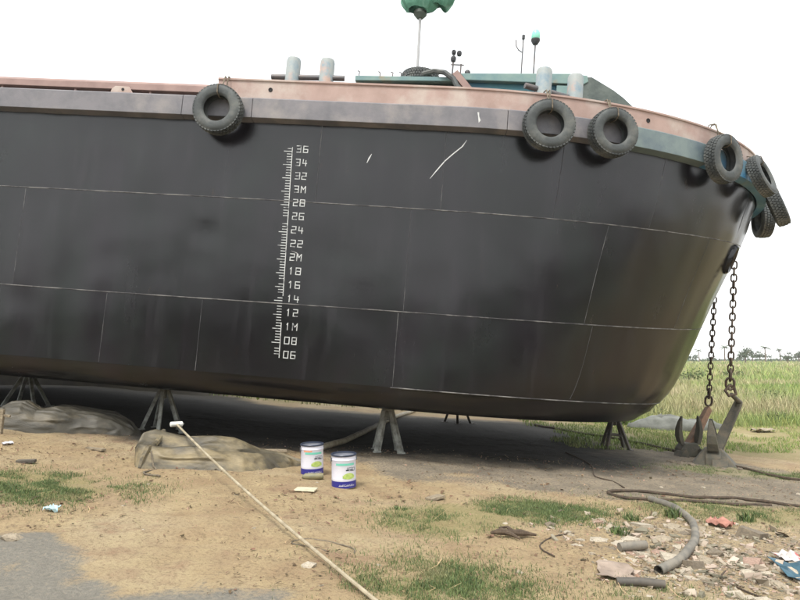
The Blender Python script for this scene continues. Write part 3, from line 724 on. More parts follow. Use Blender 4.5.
# ------------------------------------------------------------------ rubber bags
bag_m = mat('dusty_rubber_bag', lin(76, 72, 62), .55, 0, lin(54, 52, 45), 3, 6, .4, .65, .25, 50, lin(112, 103, 84), 1.6, .52, .72, stretch=(.5, 1.6, 1.6))
bag_m2 = mat('sandy_rubber_bag', lin(88, 81, 64), .55, 0, lin(58, 54, 45), 3, 6, .4, .65, .25, 50, lin(150, 135, 102), 1.9, .48, .70, stretch=(.5, 1.6, 1.6))
for mm in (bag_m, bag_m2):
    t = mm.node_tree; b = t.nodes['Principled BSDF']; tc = t.nodes.new('ShaderNodeTexCoord'); mp = t.nodes.new('ShaderNodeMapping'); mp.inputs['Scale'].default_value = (1.1, 4.2, 4.2); mp.inputs['Rotation'].default_value = (0, 0, -.28)
    n = t.nodes.new('ShaderNodeTexNoise'); n.noise_type = 'RIDGED_MULTIFRACTAL'; n.inputs['Scale'].default_value = 1.5; n.inputs['Detail'].default_value = 5; n.inputs['Roughness'].default_value = .5; n.inputs['Distortion'].default_value = .5
    t.links.new(tc.outputs['Object'], mp.inputs[0]); t.links.new(mp.outputs[0], n.inputs['Vector'])
    bp = t.nodes.new('ShaderNodeBump'); bp.inputs['Strength'].default_value = 1.0; bp.inputs['Distance'].default_value = .09; t.links.new(n.outputs[0], bp.inputs['Height'])
    t.links.new(b.inputs['Normal'].links[0].from_socket, bp.inputs['Normal']); t.links.new(bp.outputs[0], b.inputs['Normal'])
def make_bag(label, A, B, width, prof, lobes, mm, sd, fold=.03):
    """deflated bag from A to B; prof(s) -> (half-width factor, height); lobes(t) -> height factor across"""
    r = thing('airbag', label, 'airbag', G(*A)); A = Vector(A); B = Vector(B); d = (B - A); L = d.length; d.normalize(); nv = Vector((-d.y, d.x))
    n = 120; mcr = 64
    def surf(s, tt, up=0):
        wf, h = prof(s); tq = math.sin(tt * math.pi / 2)
        w_ = width * wf * tq; cpos = A + d * (L * s) + nv * (w_ + .06 * math.sin(s * 9 + sd))
        env = (1 - abs(tq) ** 3.4) ** .5; q1 = mn.noise((s * L * .8, tq * 3.4 + 1.1 * s, sd)); q2 = mn.noise((s * L * 1.9 + tq, tq * 6.5 - 2 * s, sd + 7)); q3 = mn.noise((s * L * 1.7, tq * 1.4, sd + 3))
        hh = h * env * lobes(tq, s) + fold * env * (.55 * q1 + .22 * q2 + .9 * q3 - .5 * max(0, .10 - abs(q1)) * 10)
        e_ = math.exp(-(s / .16) ** 2); hh += fold * env * e_ * .7 * math.sin(tq * 13 + sd)      # gathered end
        return Vector((cpos.x, cpos.y, float(gz(cpos.x, cpos.y)) - .02 + max(hh, 0) + up)) - r.location
    MB().grid([[surf(i / n, -1 + 2 * j / mcr) for j in range(mcr + 1)] for i in range(n + 1)]).build('bag_skin', mm, r, sharp=80)
    return r, surf
def pf1(s):
    w = min(1, (s / .10) ** .6 if s < .10 else 1) * min(1, ((1 - s) / .3) ** .5)
    h = np.interp(s, [0, .04, .1, .2, .3, .42, .6, .8, .93, 1], [.10, .26, .36, .42, .33, .40, .38, .31, .20, .04]); return max(.02, w), h
bg1, sf1 = make_bag('long dusty grey rubber bag lying by the left stand under the hull', (-6.2, 9.62), (-4.2, 10.25), .46, pf1, lambda t_, s: 1 - .34 * math.exp(-((t_ + .30 - .9 * (s - .15)) / .15) ** 2) * math.exp(-(s / .5) ** 4) - .16 * math.exp(-((t_ - .25 + .3 * s) / .12) ** 2), bag_m, 2., .05)
def pf2(s):
    w = min(1, (s / .06) ** .45 if s < .06 else 1) * np.interp(s, [0, .6, .85, 1], [1, 1, .62, .08])
    h = np.interp(s, [0, .03, .1, .3, .6, .85, 1], [.18, .32, .36, .33, .30, .2, .05]); return max(.02, float(w)), h
bg2, sf2 = make_bag('creased sandy rubber bag lying under the paint roller pole', (-3.36, 8.02), (-1.25, 8.60), .50, pf2, lambda t_, s: max(.12, .86 * math.exp(-((t_ + .52 + .06 * math.sin(s * 5)) / .34) ** 2) + (1.12 + .10 * math.sin(s * 14)) * math.exp(-((t_ - .30 + .10 * math.sin(s * 6)) / .36) ** 2) * (1 - .55 * max(0, s - .55) / .45) - .10 * math.exp(-((t_ + .45 - .5 * (s - .4)) / .05) ** 2) * math.exp(-((s - .4) / .3) ** 2)), bag_m2, 6., .055)
def over(sf, st, r_): return [sf(a, b, r_ * .6) for a, b in st]
MB().tube(over(sf2, [(.15, .45), (.14, .2), (.12, 0), (.10, -.2), (.08, -.4), (.06, -.6), (.05, -.8)], .03), [.02, .035, .04, .035, .035, .03, .02], 8).build('collar_fold', bag_m2, bg2)
e2_ = [sf2(.10, -.45, .01), sf2(.12, -.7, .01), sf2(.14, -.93, .02)]
MB().tube(e2_ + [Vector(p) - bg2.location for p in (G(-3.0, 7.42, .02), G(-2.96, 7.33, .02), G(-2.90, 7.27, .02), G(-2.83, 7.25, .015), G(-2.77, 7.27, .015), G(-2.74, 7.24, .015))], .011, 6).build('tie_rope', rope_m, bg2)
MB().tube(over(sf1, [(.10, .1), (.09, -.2), (.07, -.5), (.06, -.75)], .04), [.03, .05, .055, .03], 8).build('collar_fold', bag_m2, bg1)
MB().tube([sf1(.07, -.55, .02), sf1(.07, -.85, .02)] + [Vector(p) - bg1.location for p in (G(-5.7, 8.95, .03), G(-5.85, 8.75, .02))], .014, 6).build('tie_rope', rope_m, bg1)
brn = mat('brown_canvas', lin(112, 94, 74), .9, 0, lin(84, 72, 60), 6, bump=.3)
def lump(name, label, cat, x, y, sx, sy, sz, mm, sd, rz=0, grp=None, n=14, rough=.35):
    o = MB(); P = []
    for i in range(n // 2 + 1):
        ph = math.pi / 2 * (1 - i / (n // 2)); row = []
        for j in range(n + 1):
            a = 2 * math.pi * (j % n) / n; k = 1 + rough * mn.noise((math.cos(a) * 1.3 + sd, math.sin(a) * 1.3, ph * 1.5 + sd))
            row.append((math.cos(ph) * math.cos(a) * sx * k, math.cos(ph) * math.sin(a) * sy * k, math.sin(ph) * sz * k - .03 * sz))
        P.append(row)
    o.grid(P, flip=True); ob = o.build(name, mm, sharp=60); ob.location = G(x, y, -.01); ob.rotation_euler = (0, 0, rz)
    return tag(ob, label, cat, grp)
lump('canvas_bundle', 'brown canvas bundle cut off by the left edge of the photo', 'bundle', -6.25, 9.75, .42, .3, .24, brn, 4.)
heap_m = mat('grey_rubber_heap', lin(120, 122, 116), .85, 0, lin(92, 94, 88), 3)
lump('rubber_heap', 'grey rubber heap lying in the grass behind the stem', 'heap', 7.75, 18.6, 1.0, .5, .42, heap_m, 8.)
lump('rubber_heap', 'lower grey rubber heap between the anchors and the stem', 'heap', 8.9, 18.9, .7, .5, .30, heap_m, 12.)

# ------------------------------------------------------------------ paint roller on its pole
pole_m = mat('pale_bamboo_pole', lin(176, 166, 142), .65, 0, lin(136, 124, 102), 9)
pa = Vector((-.12, 3.92, float(gz(-.12, 3.92)) + .02)); pb = Vector((-3.03, 8.55, .64))
pr = thing('paint_roller', 'paint roller on a long pale pole leaning across the sandy bag', 'paint roller', pa)
pts = [pa.lerp(pb, i / 10) - pa for i in range(11)]
MB().tube([p + Vector((0, 0, -.05 * math.sin(math.pi * i / 10))) for i, p in enumerate(pts)], .0135, 8).build('pole', pole_m, pr)
rd = (pb - pa).normalized(); sx = rd.cross(Vector((0, 0, 1))).normalized()
ct = pb - pa + rd * .03
MB().tube([ct - sx * .085, ct - sx * .075, ct + sx * .075, ct + sx * .085], [.02, .035, .035, .02], 12).build('roller_sleeve', mat('white_nap', lin(214, 214, 208), .9), pr)
MB().tube([pb - pa - rd * .12, pb - pa - rd * .02, ct + sx * .10, ct + sx * .085], .006, 6).build('roller_frame', steel_l, pr)

# ------------------------------------------------------------------ paint pails
can_m = mat('white_pail_paint', lin(214, 214, 222), .35, 0, lin(200, 200, 214), 6)
blue_m = mat('blue_band', lin(44, 44, 128), .4); rim_m = mat('dark_rim', lin(46, 54, 72), .4)
lab_g = mat('green_label', lin(108, 190, 168), .5); lab_y = mat('yellow_green_label', lin(190, 204, 120), .5, 0, lin(150, 180, 90), 30); lab_o = mat('orange_label', lin(214, 150, 120), .5); ink = mat('dark_ink', lin(24, 44, 50), .6)
in_m = mat('pale_inside', lin(150, 152, 160), .4); wire_m = mat('handle_wire', lin(120, 122, 128), .4, .6)
R0, H0 = .142, .37
def curve_patch(o, a0, a1, z0, z1, e):
    n = max(1, int(abs(a1 - a0) / .12)); P = [[((R0 + e) * math.cos(a0 + (a1 - a0) * i / n), (R0 + e) * math.sin(a0 + (a1 - a0) * i / n), z) for z in (z0, z1)] for i in range(n + 1)]
    return o.grid(P)
def glyphs(o, a, z, s, sd):
    rr = random.Random(sd); da = s / R0
    st = [(0, 0, 1, 0), (0, .5, 1, .5), (0, 1, 1, 1), (0, 0, 0, 1), (.5, 0, .5, 1), (1, 0, 1, 1), (.2, .25, .8, .25), (.5, .5, 1, 0), (.5, .5, 0, 0)]
    for g in rr.sample(st, 5):
        if g[0] == g[2]: curve_patch(o, a + (g[0] - .07) * da, a + (g[0] + .07) * da, z + g[1] * s, z + g[3] * s, .0035)
        else: curve_patch(o, a + g[0] * da, a + g[2] * da, z + min(g[1], g[3]) * s - .06 * s, z + max(g[1], g[3]) * s * (1 if g[1] == g[3] else .4) + .06 * s, .0032)
def make_pail(label, x, y, rz, orange):
    r = thing('paint_pail', label, 'paint pail', G(x, y, .004), (R(1.5), R(-1), rz), 'paint pails on the sand')
    MB().lathe([(0, 0), (R0 - .004, 0), (R0, .006), (R0, .09), (R0 + .002, .10), (R0, .11), (R0, H0 - .06), (R0 + .004, H0 - .052), (R0, H0 - .044), (R0, H0)], 36).build('pail_body', can_m, r)
    MB().lathe([(R0 + .0012, .004), (R0 + .0012, .082)], 36).build('blue_band', blue_m, r)
    MB().lathe([(R0 - .004, H0 - .006), (R0 + .008, H0 - .008), (R0 + .010, H0 + .004), (R0 + .004, H0 + .012), (R0 - .010, H0 + .010), (R0 - .012, H0 - .004)], 36).build('rim', rim_m, r)
    MB().lathe([(R0 - .006, H0), (R0 - .008, .2), (0, .198)], 30).build('inner_wall', in_m, r)
    F0 = -math.pi / 2
    curve_patch(MB(), F0 - .75, F0 + .85, .262, .286, .0022).build('label_stripe', lab_g, r)
    if orange: curve_patch(MB(), F0 - .9, F0 - .1, .292, .312, .0022).build('label_stripe', lab_o, r)
    o = MB()
    for k in range(10): curve_patch(o, F0 - .18 + k * .105, F0 - .075 + k * .105, .120 - .014 * math.sin(math.pi * (k + .5) / 10), .132 + .045 * math.sin(math.pi * (k + .5) / 10) ** .5, .0024)
    o.build('label_picture', lab_y, r)
    o = MB()
    for k in range(3): glyphs(o, F0 + .08 + k * .29, .205 - (.003 * k), .036, 5 + k)
    o.build('label_writing', ink, r)
    o = MB()
    for k in range(9): glyphs(o, F0 - .5 + k * .15, .03, .018, 30 + k)
    o.build('band_writing', can_m, r)
    MB().tube([((R0 + .012) * math.cos(a), -(R0 + .012) * .35 * math.sin(a) - .09 * math.sin(a), H0 - .05 - .13 * math.sin(a)) for a in np.linspace(0, math.pi, 16)], .0035, 6).build('handle', wire_m, r, rot=(0, 0, R(188)))
    for s in (-1, 1): MB().box((s * (R0 + .006), 0, H0 - .05), (.014, .03, .04)).build('handle_ear', wire_m, r, rot=(0, 0, R(8)))
    return r
make_pail('left paint pail with an orange and green label strip, farther from the camera', -1.12, 8.08, R(14), True)
make_pail('right paint pail nearer the camera with a green stripe over dark characters', -.655, 7.42, R(10), False)
olv = mat('olive_can', lin(104, 104, 80), .5, 0, lin(136, 128, 96), 10)
ob = MB().lathe([(0, -.12), (.035, -.12), (.04, -.11), (.04, .10), (.025, .12), (.018, .14), (0, .14)], 18).build('spray_can', olv); ob.location = G(-1.05, 7.70, .038); ob.rotation_euler = (R(90), 0, R(-86)); tag(ob, 'small olive can lying between the two paint pails', 'can')
cream = mat('cream_tile', lin(204, 198, 172), .6, 0, lin(184, 176, 150), 9)
plank('cream square tile lying in front of the left paint pail', -1.04, 7.02, .23, .17, .016, R(-6), cream, 'tile', .01, .02)
plank('short pale board lying on the grass right of the pails', .39, 7.08, .20, .12, .03, R(38), wood_g, 'board', .01, -.08)
# sandy-ground scraps
conc_m = mat('concrete_rubble', lin(158, 146, 126), .9, 0, lin(126, 115, 98), 9, 5, .4, .65, .3, 60)
plank('narrow grey board lying in front of the left stand', -4.08, 8.46, .36, .07, .03, R(-30), wood_g, 'board', .005)
plank('dark little board on the sand at the left', -4.36, 7.38, .20, .08, .035, R(10), mat('dark_wood', lin(96, 90, 80), .9, 0, lin(70, 66, 60), 9), 'board', .005)
cup_m = mat('pale_blue_plastic', lin(176, 210, 220), .4)
def scrap(name, label, cat, x, y, s, mm, sd, h=.05, grp=None):
    n = 7; P = [[(s * (i / (n - 1) - .5) * (1 + .3 * mn.noise((j * .7, i * .3, sd))), s * .7 * (j / (n - 1) - .5) * (1 + .4 * mn.noise((i * .6, sd, j * .2))), h * (.5 + .9 * mn.noise((i * .7, j * .7, sd)))) for j in range(n)] for i in range(n)]
    o = MB().grid(P, smooth=False); ob = o.build(name, mm); ob.location = G(x, y, .015); ob.rotation_euler = (0, 0, sd)
    sol = ob.modifiers.new('thickness', 'SOLIDIFY'); sol.thickness = .004
    return tag(ob, label, cat, grp)
scrap('crumpled_wrapper', 'crumpled pale blue wrapper on the sand by the left grass', 'wrapper', -2.97, 5.44, .12, cup_m, 3.1, .06)
scrap('paper_scrap', 'small white paper scrap near the left edge under the bag', 'paper', -5.1, 8.2, .16, can_m, 5.2, .03)
scrap('blue_tarp', 'crumpled dark blue tarp among the rubble at the right edge', 'tarp', 3.22, 5.12, .48, mat('blue_tarp_plastic', lin(58, 94, 108), .6, 0, lin(44, 72, 86), 8), 1.3, .06)
scrap('plastic_bag', 'white and red plastic bag on the rubble at the right edge', 'bag', 3.30, 5.45, .26, mat('white_red_plastic', lin(186, 180, 176), .5, 0, lin(176, 84, 80), 5, 2, .54, .57), 7.7, .07)
scrap('red_rag', 'faded red rag lying between the hose and the rubble', 'rag', 3.30, 6.6, .25, mat('red_rag_cloth', lin(176, 128, 112), .9, 0, lin(146, 104, 92), 9), 2.2, .08)
scrap('white_sheet', 'white plastic sheet caught in the field grass behind the near anchor', 'sheet', 10.4, 18.0, .62, conc_m, 9.4, .12)
scrap('grey_sheet', 'grey plastic piece on the rubble under the hose end', 'sheet', 1.62, 4.88, .36, mat('pinkish_scrap', lin(158, 142, 128), .85, 0, lin(128, 114, 102), 6), 4.4, .035)
# driftwood stick
ob = MB().tube([(-.18, .06, .03), (-.10, .0, .055), (-.02, .03, .04), (.07, -.02, .05), (.14, .03, .03), (.22, .02, .02)], [.012, .034, .024, .032, .02, .010], 7).tube([(-.06, .02, .04), (-.02, -.06, .05), (.05, -.10, .02)], [.022, .018, .008], 6).tube([(.02, .0, .045), (-.03, .08, .075), (-.10, .12, .06)], [.02, .014, .007], 6).build('driftwood', mat('dark_driftwood', lin(66, 54, 44), .95, 0, lin(96, 82, 66), 20)); ob.location = G(1.0, 5.7); tag(ob, 'dark knobbly driftwood piece on the sand before the rubble', 'driftwood')
ob = MB().tube([(-.13, 0, .05), (0, .0, .055), (.13, .02, .05)], .038, 12).build('pipe_stub', mat('grey_pipe', lin(108, 104, 96), .7, 0, lin(134, 126, 112), 9)); ob.location = G(2.0, 5.5); ob.rotation_euler = (0, 0, R(12)); tag(ob, 'short grey pipe stub lying left of the hose bend', 'pipe')
ob = MB().tube([(-.16, 0, .03), (.0, .01, .035), (.17, 0, .03)], .03, 10).build('pipe_stub', steel_d); ob.location = G(1.72, 4.62); ob.rotation_euler = (0, 0, R(-10)); tag(ob, 'dark pipe stub at the bottom edge below the hose end', 'pipe')
# stakes at left
ob = MB(); ob.bar((0, 0, -.05), (.02, 0, .34), .05); ob.bar((-.02, 0, .26), (.12, .02, .24), .035); ob = ob.build('wooden_stake', wood_g, bevel=.004); ob.location = G(-5.62, 8.85); tag(ob, 'wooden stake with rope standing by the left edge', 'stake')

# ------------------------------------------------------------------ hoses, ropes, cables (laid on the ground)
def smooth_path(pts, n=12):
    P = [Vector(p) for p in pts]; out_ = []
    for i in range(len(P) - 1):
        p0 = P[max(i - 1, 0)]; p1 = P[i]; p2 = P[i + 1]; p3 = P[min(i + 2, len(P) - 1)]
        for k in range(n):
            s = k / n; out_.append(.5 * ((2 * p1) + (p2 - p0) * s + (2 * p0 - 5 * p1 + 4 * p2 - p3) * s * s + (3 * p1 - p0 - 3 * p2 + p3) * s ** 3))
    return out_ + [P[-1]]
def ground_line(name, label, cat, pts, r, mm, n=8, dz=None, hollow=False):
    P = smooth_path([(x, y, 0) for x, y in pts]); P = [G(p.x, p.y, (r if dz is None else dz)) for p in P]
    for i in range(1, len(P) - 1): P[i].z = max(P[i].z, (P[i - 1].z + P[i + 1].z) / 2 - .01)
    o = MB().tube(P, r, n, caps=not hollow)
    if hollow: o.tube(P, r * .8, n, caps=False)
    return tag(o.build(name, mm), label, cat)
hose_m = mat('dusty_hose', lin(128, 122, 110), .75, 0, lin(96, 94, 88), 6, 6, .4, .65, .2, 60)
dk_rope = mat('dark_tarred_rope', lin(86, 72, 58), .9, 0, lin(60, 52, 44), 25, bump=.4, bscale=90)
ground_line('hose', 'thick grey hose curving out of the rubble in the right foreground', 'hose', [(1.98, 4.93), (2.31, 5.29), (2.70, 5.87), (3.0, 6.57), (3.12, 7.2), (3.02, 7.68)], .037, hose_m, 12, hollow=True)
ground_line('rope', 'long dark rope running to the right edge behind the thick hose', 'rope', [(5.5, 7.9), (4.95, 7.97), (4.43, 8.25), (3.59, 8.15), (3.11, 8.25), (2.71, 8.10), (2.62, 7.95), (2.80, 7.76), (3.1, 7.72), (3.9, 7.78), (4.6, 7.9)], .02, dk_rope)
ground_line('cable', 'dark cable running right from the foot of the near anchor', 'cable', [(5.9, 11.6), (6.0, 11.1), (6.12, 10.5), (6.5, 10.0), (7.4, 9.5)], .022, dk_rope)
ground_line('cable', 'dark cable lying from the forefoot stand to the farther anchor', 'cable', [(3.6, 16.8), (4.4, 15.6), (5.3, 14.2), (5.7, 13.0), (6.1, 12.2)], .03, dk_rope)
ground_line('wire', 'thin dark wire on the trodden ground below the forefoot', 'wire', [(3.04, 11.6), (3.13, 10.4), (2.86, 9.3), (2.98, 8.9), (3.0, 8.5)], .01, dk_rope)
ground_line('pipe', 'pale pipe running back under the hull from behind the pails', 'pipe', [(-1.35, 9.4), (-1.2, 10.1), (-.80, 11.9), (-.2, 16.0), (.45, 19.0)], .05, pole_m, 10)
ground_line('pole', 'pale pole lying behind the sandy rubber bag', 'pole', [(-3.25, 8.75), (-2.5, 9.1), (-1.7, 9.45)], .035, wood_g)
ground_line('wire_loop', 'thin pale cord loop on the grass by the roller pole', 'cord', [(-.55, 4.95), (-.85, 5.05), (-.75, 5.2), (-.4, 5.1), (-.35, 4.95)], .006, rope_m)
ground_line('wire_loop', 'thin cord curling through the rubble left of the hose end', 'cord', [(1.25, 5.2), (1.2, 5.5), (1.4, 5.8), (1.62, 5.95)], .007, dk_rope)
ground_line('wire_loop', 'dark cord looping over the rubble below the blue tarp', 'cord', [(2.55, 4.5), (2.45, 4.9), (2.75, 5.2), (3.2, 5.0), (3.5, 4.7)], .007, dk_rope)

# ------------------------------------------------------------------ rubble
stone_m = mat('pale_rubble', lin(178, 168, 150), .9, 0, lin(146, 136, 120), 9, 5, .4, .65, .3, 60)
brick_m = mat('reddish_rubble', lin(162, 136, 120), .9, 0, lin(136, 112, 98), 9, 5, .4, .65, .3, 60)
dkst_m = mat('dark_block', lin(104, 95, 82), .9, 0, lin(128, 116, 98), 8, 5, .4, .65, .3, 60)
def rock_mesh(sd, flat, mm, block=False):
    rr = random.Random(sd); bm = bmesh.new()
    if block: bmesh.ops.create_cube(bm, size=1.0)
    else: bmesh.ops.create_icosphere(bm, subdivisions=1, radius=.55)
    for v_ in bm.verts:
        v_.co *= 1 + rr.uniform(-.22, .22) * (.4 if block else 1); v_.co.z *= flat; v_.co += Vector((rr.uniform(-.06, .06), rr.uniform(-.06, .06), 0))
    me = bpy.data.meshes.new('stone'); bm.to_mesh(me); bm.free(); me.materials.append(mm); return me
rocks = [rock_mesh(i, f_, mm, bl) for i, (f_, mm, bl) in enumerate([(.5, stone_m, 0), (.35, stone_m, 1), (.25, conc_m, 1), (.45, conc_m, 0), (.4, brick_m, 1), (.55, dkst_m, 0), (.2, stone_m, 1), (.3, brick_m, 0)])]
def put(me, name, label, x, y, s, grp=None, rot=None):
    o = bpy.data.objects.new(name, me); C.objects.link(o); o.location = G(x, y, s * -.02); o.scale = (s, s, s)
    o.rotation_euler = rot or (random.uniform(-.25, .25), random.uniform(-.25, .25), random.uniform(0, 6.3))
    return tag(o, label, 'stone', grp)
blk_mesh = rock_mesh(91, .75, dkst_m, True)
put(blk_mesh, 'concrete_block', 'dark block beside the open end of the thick hose', 2.36, 5.2, .14)
put(blk_mesh, 'concrete_block', 'grey block on the rubble right of the hose, near the red rag', 3.42, 6.25, .21)
put(rocks[0], 'stone', 'lone pale stone by the foot of the roller pole', -.66, 4.6, .13)
put(rocks[3], 'stone', 'flat grey stone on the wet ground at lower left', -2.85, 4.72, .16)
GR = 'rubble pieces strewn in the right foreground'
KIND = ['pale lumpy rubble stone', 'pale squarish stone block', 'thin grey concrete slab piece', 'grey concrete lump', 'pinkish brick fragment', 'dark grey rubble stone', 'thin pale slab piece', 'flat pinkish brick chip']
k = 0
while k < 230:
    x = random.gauss(2.8, .8); y = random.gauss(5.35, .65)
    if not (1.3 < x < 4.6 and 4.3 < y < 6.9) or x < 1.2 + (5.2 - y) * .2: continue
    s = min(.17, .035 + random.expovariate(27)); q = random.choices(range(8), [4, 3, 4, 3, 1.2, 2, 4, 1])[0]
    hx = 2.0 + (y - 4.9) * .6 if y < 6.6 else 3.0
    wh = ('in front of the hose end' if y < 4.95 else 'left of the thick hose' if x < hx else 'between the thick hose and the blue tarp' if y < 5.7 else 'by the red rag and grey block')
    put(rocks[q], 'rubble_piece', KIND[q] + ' lying ' + wh, x, y, s, GR); k += 1
for k in range(55):
    x = random.uniform(-4.5, 6); y = random.uniform(4.2, 9.2)
    if x < -1 and y < 5: continue
    put(random.choice(rocks[:4]), 'scattered_stone', 'small stone scattered on the open sandy ground', x, y, random.uniform(.025, .06), 'small stones on the sand')
for k in range(16):
    a = random.uniform(0, 6.3); x = 5.6 + math.cos(a) * .75; y = 11.3 + math.sin(a) * .4
    put(rocks[5], 'soil_clod', 'dark clod of soil around the foot of the anchors', x, y, random.uniform(.07, .16), 'clods round the anchors')
# fine gravel, uncountable
n = 7000
px = np.concatenate([rng.uniform(-5, 7, 3500), rng.normal(2.8, .9, 3500)]); py = np.concatenate([rng.uniform(3.9, 11, 3500), rng.normal(5.3, .8, 3500)])
ok = (py > 3.5) & ~((px < -.8) & (py < 4.9)); px, py = px[ok], py[ok]; n = len(px)
s = .003 + rng.exponential(.0035, n); pz = gz(px, py)
tet = np.array([[1, 0, -.3], [-.5, .87, -.3], [-.5, -.87, -.3], [.1, .1, .8]])
V = (tet[None] * s[:, None, None]); an = rng.uniform(0, 6.3, n); ca, sa = np.cos(an)[:, None], np.sin(an)[:, None]
V = np.stack([V[..., 0] * ca - V[..., 1] * sa, V[..., 0] * sa + V[..., 1] * ca, V[..., 2]], -1) + np.stack([px, py, pz + .006], -1)[:, None]
Fq = np.array([[0, 1, 3], [1, 2, 3], [2, 0, 3]]); Fg = (Fq[None] + 4 * np.arange(n)[:, None, None]).reshape(-1, 3)
grav_m = mat('gravel', lin(142, 122, 98), .9, island=.6)
tag(np_obj('gravel', V.reshape(-1, 3), Fg, grav_m, 'stuff'), 'fine gravel and grit strewn over the sandy ground', 'gravel')

n = 3600
X = rng.normal(2.9, .75, n); Y = rng.normal(5.35, .62, n); k = (Y > 4.2) & (Y < 7.0) & (X > 1.3 + (5.2 - Y) * .2) & (fbm(X * 2.2, Y * 2.2, 3, 61) > -.10); X, Y = X[k], Y[k]; n = len(X)
cb = np.array([[-1, -1, 0], [1, -1, 0], [1, 1, 0], [-1, 1, 0], [-1, -1, 1], [1, -1, 1], [1, 1, 1], [-1, 1, 1]], float) * [.5, .5, .6]
V = cb[None] * (1 + rng.uniform(-.45, .45, (n, 8, 3))) * (.008 + rng.exponential(.012, n))[:, None, None] * np.stack([rng.uniform(.7, 1.6, n), rng.uniform(.6, 1.1, n), rng.uniform(.3, .9, n)], -1)[:, None]
an = rng.uniform(0, 6.3, n); ca, sa = np.cos(an)[:, None], np.sin(an)[:, None]; tl = rng.normal(0, .3, n)[:, None]
V = np.stack([V[..., 0] * ca - V[..., 1] * sa, V[..., 0] * sa + V[..., 1] * ca, V[..., 2] + V[..., 0] * tl], -1) + np.stack([X, Y, gz(X, Y) + .002], -1)[:, None]
Fq = np.array([(3, 2, 1, 0), (4, 5, 6, 7), (0, 1, 5, 4), (1, 2, 6, 5), (2, 3, 7, 6), (3, 0, 4, 7)])
tag(np_obj('rubble_chips', V.reshape(-1, 3), (Fq[None] + 8 * np.arange(n)[:, None, None]).reshape(-1, 4), mat('chip_rubble', lin(158, 148, 130), .95, 0, lin(120, 110, 94), 2.5, 5, island=.55), 'stuff'), 'small broken chips of rubble strewn through the heap at lower right', 'rubble')

# dry leaves, bark chips and straw trodden into the soil
def flakes(name, n, X, Y, L, w, mm, label):
    a = rng.uniform(0, 6.3, n); Z = gz(X, Y) + .012; t1 = rng.normal(0, .25, n) * L; k = rng.normal(0, .35, n) * L
    dx, dy = np.cos(a), np.sin(a); V = np.zeros((n, 6, 3))
    for q, (l, wd, up) in enumerate(((-.5, -.5, 0), (-.5, .5, 0), (0, .6, 1), (.5, .4, 0), (.5, -.4, 0), (0, -.6, 1))):
        c_ = k * (1 if l == 0 else 0) * .5
        V[:, q] = np.stack([X + dx * l * L - dy * (wd * w + c_), Y + dy * l * L + dx * (wd * w + c_), Z + t1 * l + up * .25 * w + np.abs(t1) * .5], -1)
    T = np.array([[0, 1, 2, 5], [5, 2, 3, 4]]); return tag(np_obj(name, V.reshape(-1, 3), (T[None] + 6 * np.arange(n)[:, None, None]).reshape(-1, 4), mm, 'stuff'), label, 'litter')
def spots(n, x0, x1, y0, y1, th):
    X = rng.uniform(x0, x1, n); Y = rng.uniform(y0, y1, n); k = (fbm(X * 1.3, Y * 1.3, 4, 140) + .12 * rng.normal(0, 1, n) > th) & ~((Y < 4.9) & (X < -1.2)); return X[k], Y[k]
X, Y = spots(13000, -5.5, 6, 3.9, 10.5, .05); n = len(X)
flakes('leaf_litter', n, X, Y, .008 + rng.exponential(.015, n), .004 + rng.exponential(.007, n), mat('dry_litter', lin(96, 78, 58), .95, island=.6), 'dry brown leaf scraps trodden into the sandy soil')
X, Y = spots(2600, -5.5, 6, 3.9, 10.5, .0); n = len(X)
flakes('straw', n, X, Y, .03 + rng.exponential(.04, n), np.full(n, .003), mat('dry_straw', lin(178, 158, 116), .9, island=.5), 'scattered dry straw stems on the sandy soil')

# ------------------------------------------------------------------ grass
def blades(name, X, Y, h, w, mm, label, lean=.45, Z=None):
    n = len(X); Z = gz(X, Y) if Z is None else Z
    a = rng.uniform(0, 2 * np.pi, n); ln = rng.uniform(.1, lean, n) * h; d = rng.uniform(0, 2 * np.pi, n)
    ux, uy = np.cos(a) * w / 2, np.sin(a) * w / 2; dx, dy = np.cos(d) * ln, np.sin(d) * ln
    V = np.zeros((n, 5, 3))
    V[:, 0] = np.stack([X - ux, Y - uy, Z - .01], -1); V[:, 1] = np.stack([X + ux, Y + uy, Z - .01], -1)
    V[:, 2] = np.stack([X + dx * .4 + ux * .8, Y + dy * .4 + uy * .8, Z + h * .55], -1); V[:, 3] = np.stack([X + dx * .4 - ux * .8, Y + dy * .4 - uy * .8, Z + h * .55], -1)
    V[:, 4] = np.stack([X + dx, Y + dy, Z + h], -1)
    T = np.array([[0, 1, 2], [0, 2, 3], [3, 2, 4]]); Ff = (T[None] + 5 * np.arange(n)[:, None, None]).reshape(-1, 3)
    return tag(np_obj(name, V.reshape(-1, 3), Ff, mm, 'stuff'), label, 'grass')
near_g = mat('short_grass', (.085, .135, .042, 1), .75, 0, (.125, .165, .06, 1), .8, 4, island=.45, col3=(.26, .235, .12, 1), s3=1.7, lo3=.55, hi3=.7)
def patch_pts(cx, cy, rx, ry, n):
    X = rng.normal(cx, rx * .52, n); Y = rng.normal(cy, ry * .52, n)
    q = fbm(X * 1.6, Y * 1.6, 4, 41) + fbm(X * 5, Y * 5, 3, 8) * .9; k = q + .10 * rng.normal(0, 1, n) > -.05; return X[k], Y[k]
LB = ['short grass patch at the left edge beside the pale blue wrapper', 'thin grass around the foot of the roller pole at the bottom', 'short grass patch on the sand right of the pale board', 'sparse grass along the dark rope at right', 'grass growing in front of the anchors', 'thin grass between the pails and the bottom edge', 'sparse grass left of the rubble at the bottom edge', 'small weed tuft on the wet ground at lower left']
NB = [42000, 19000, 30000, 22000, 14000, 9000, 5000, 600]
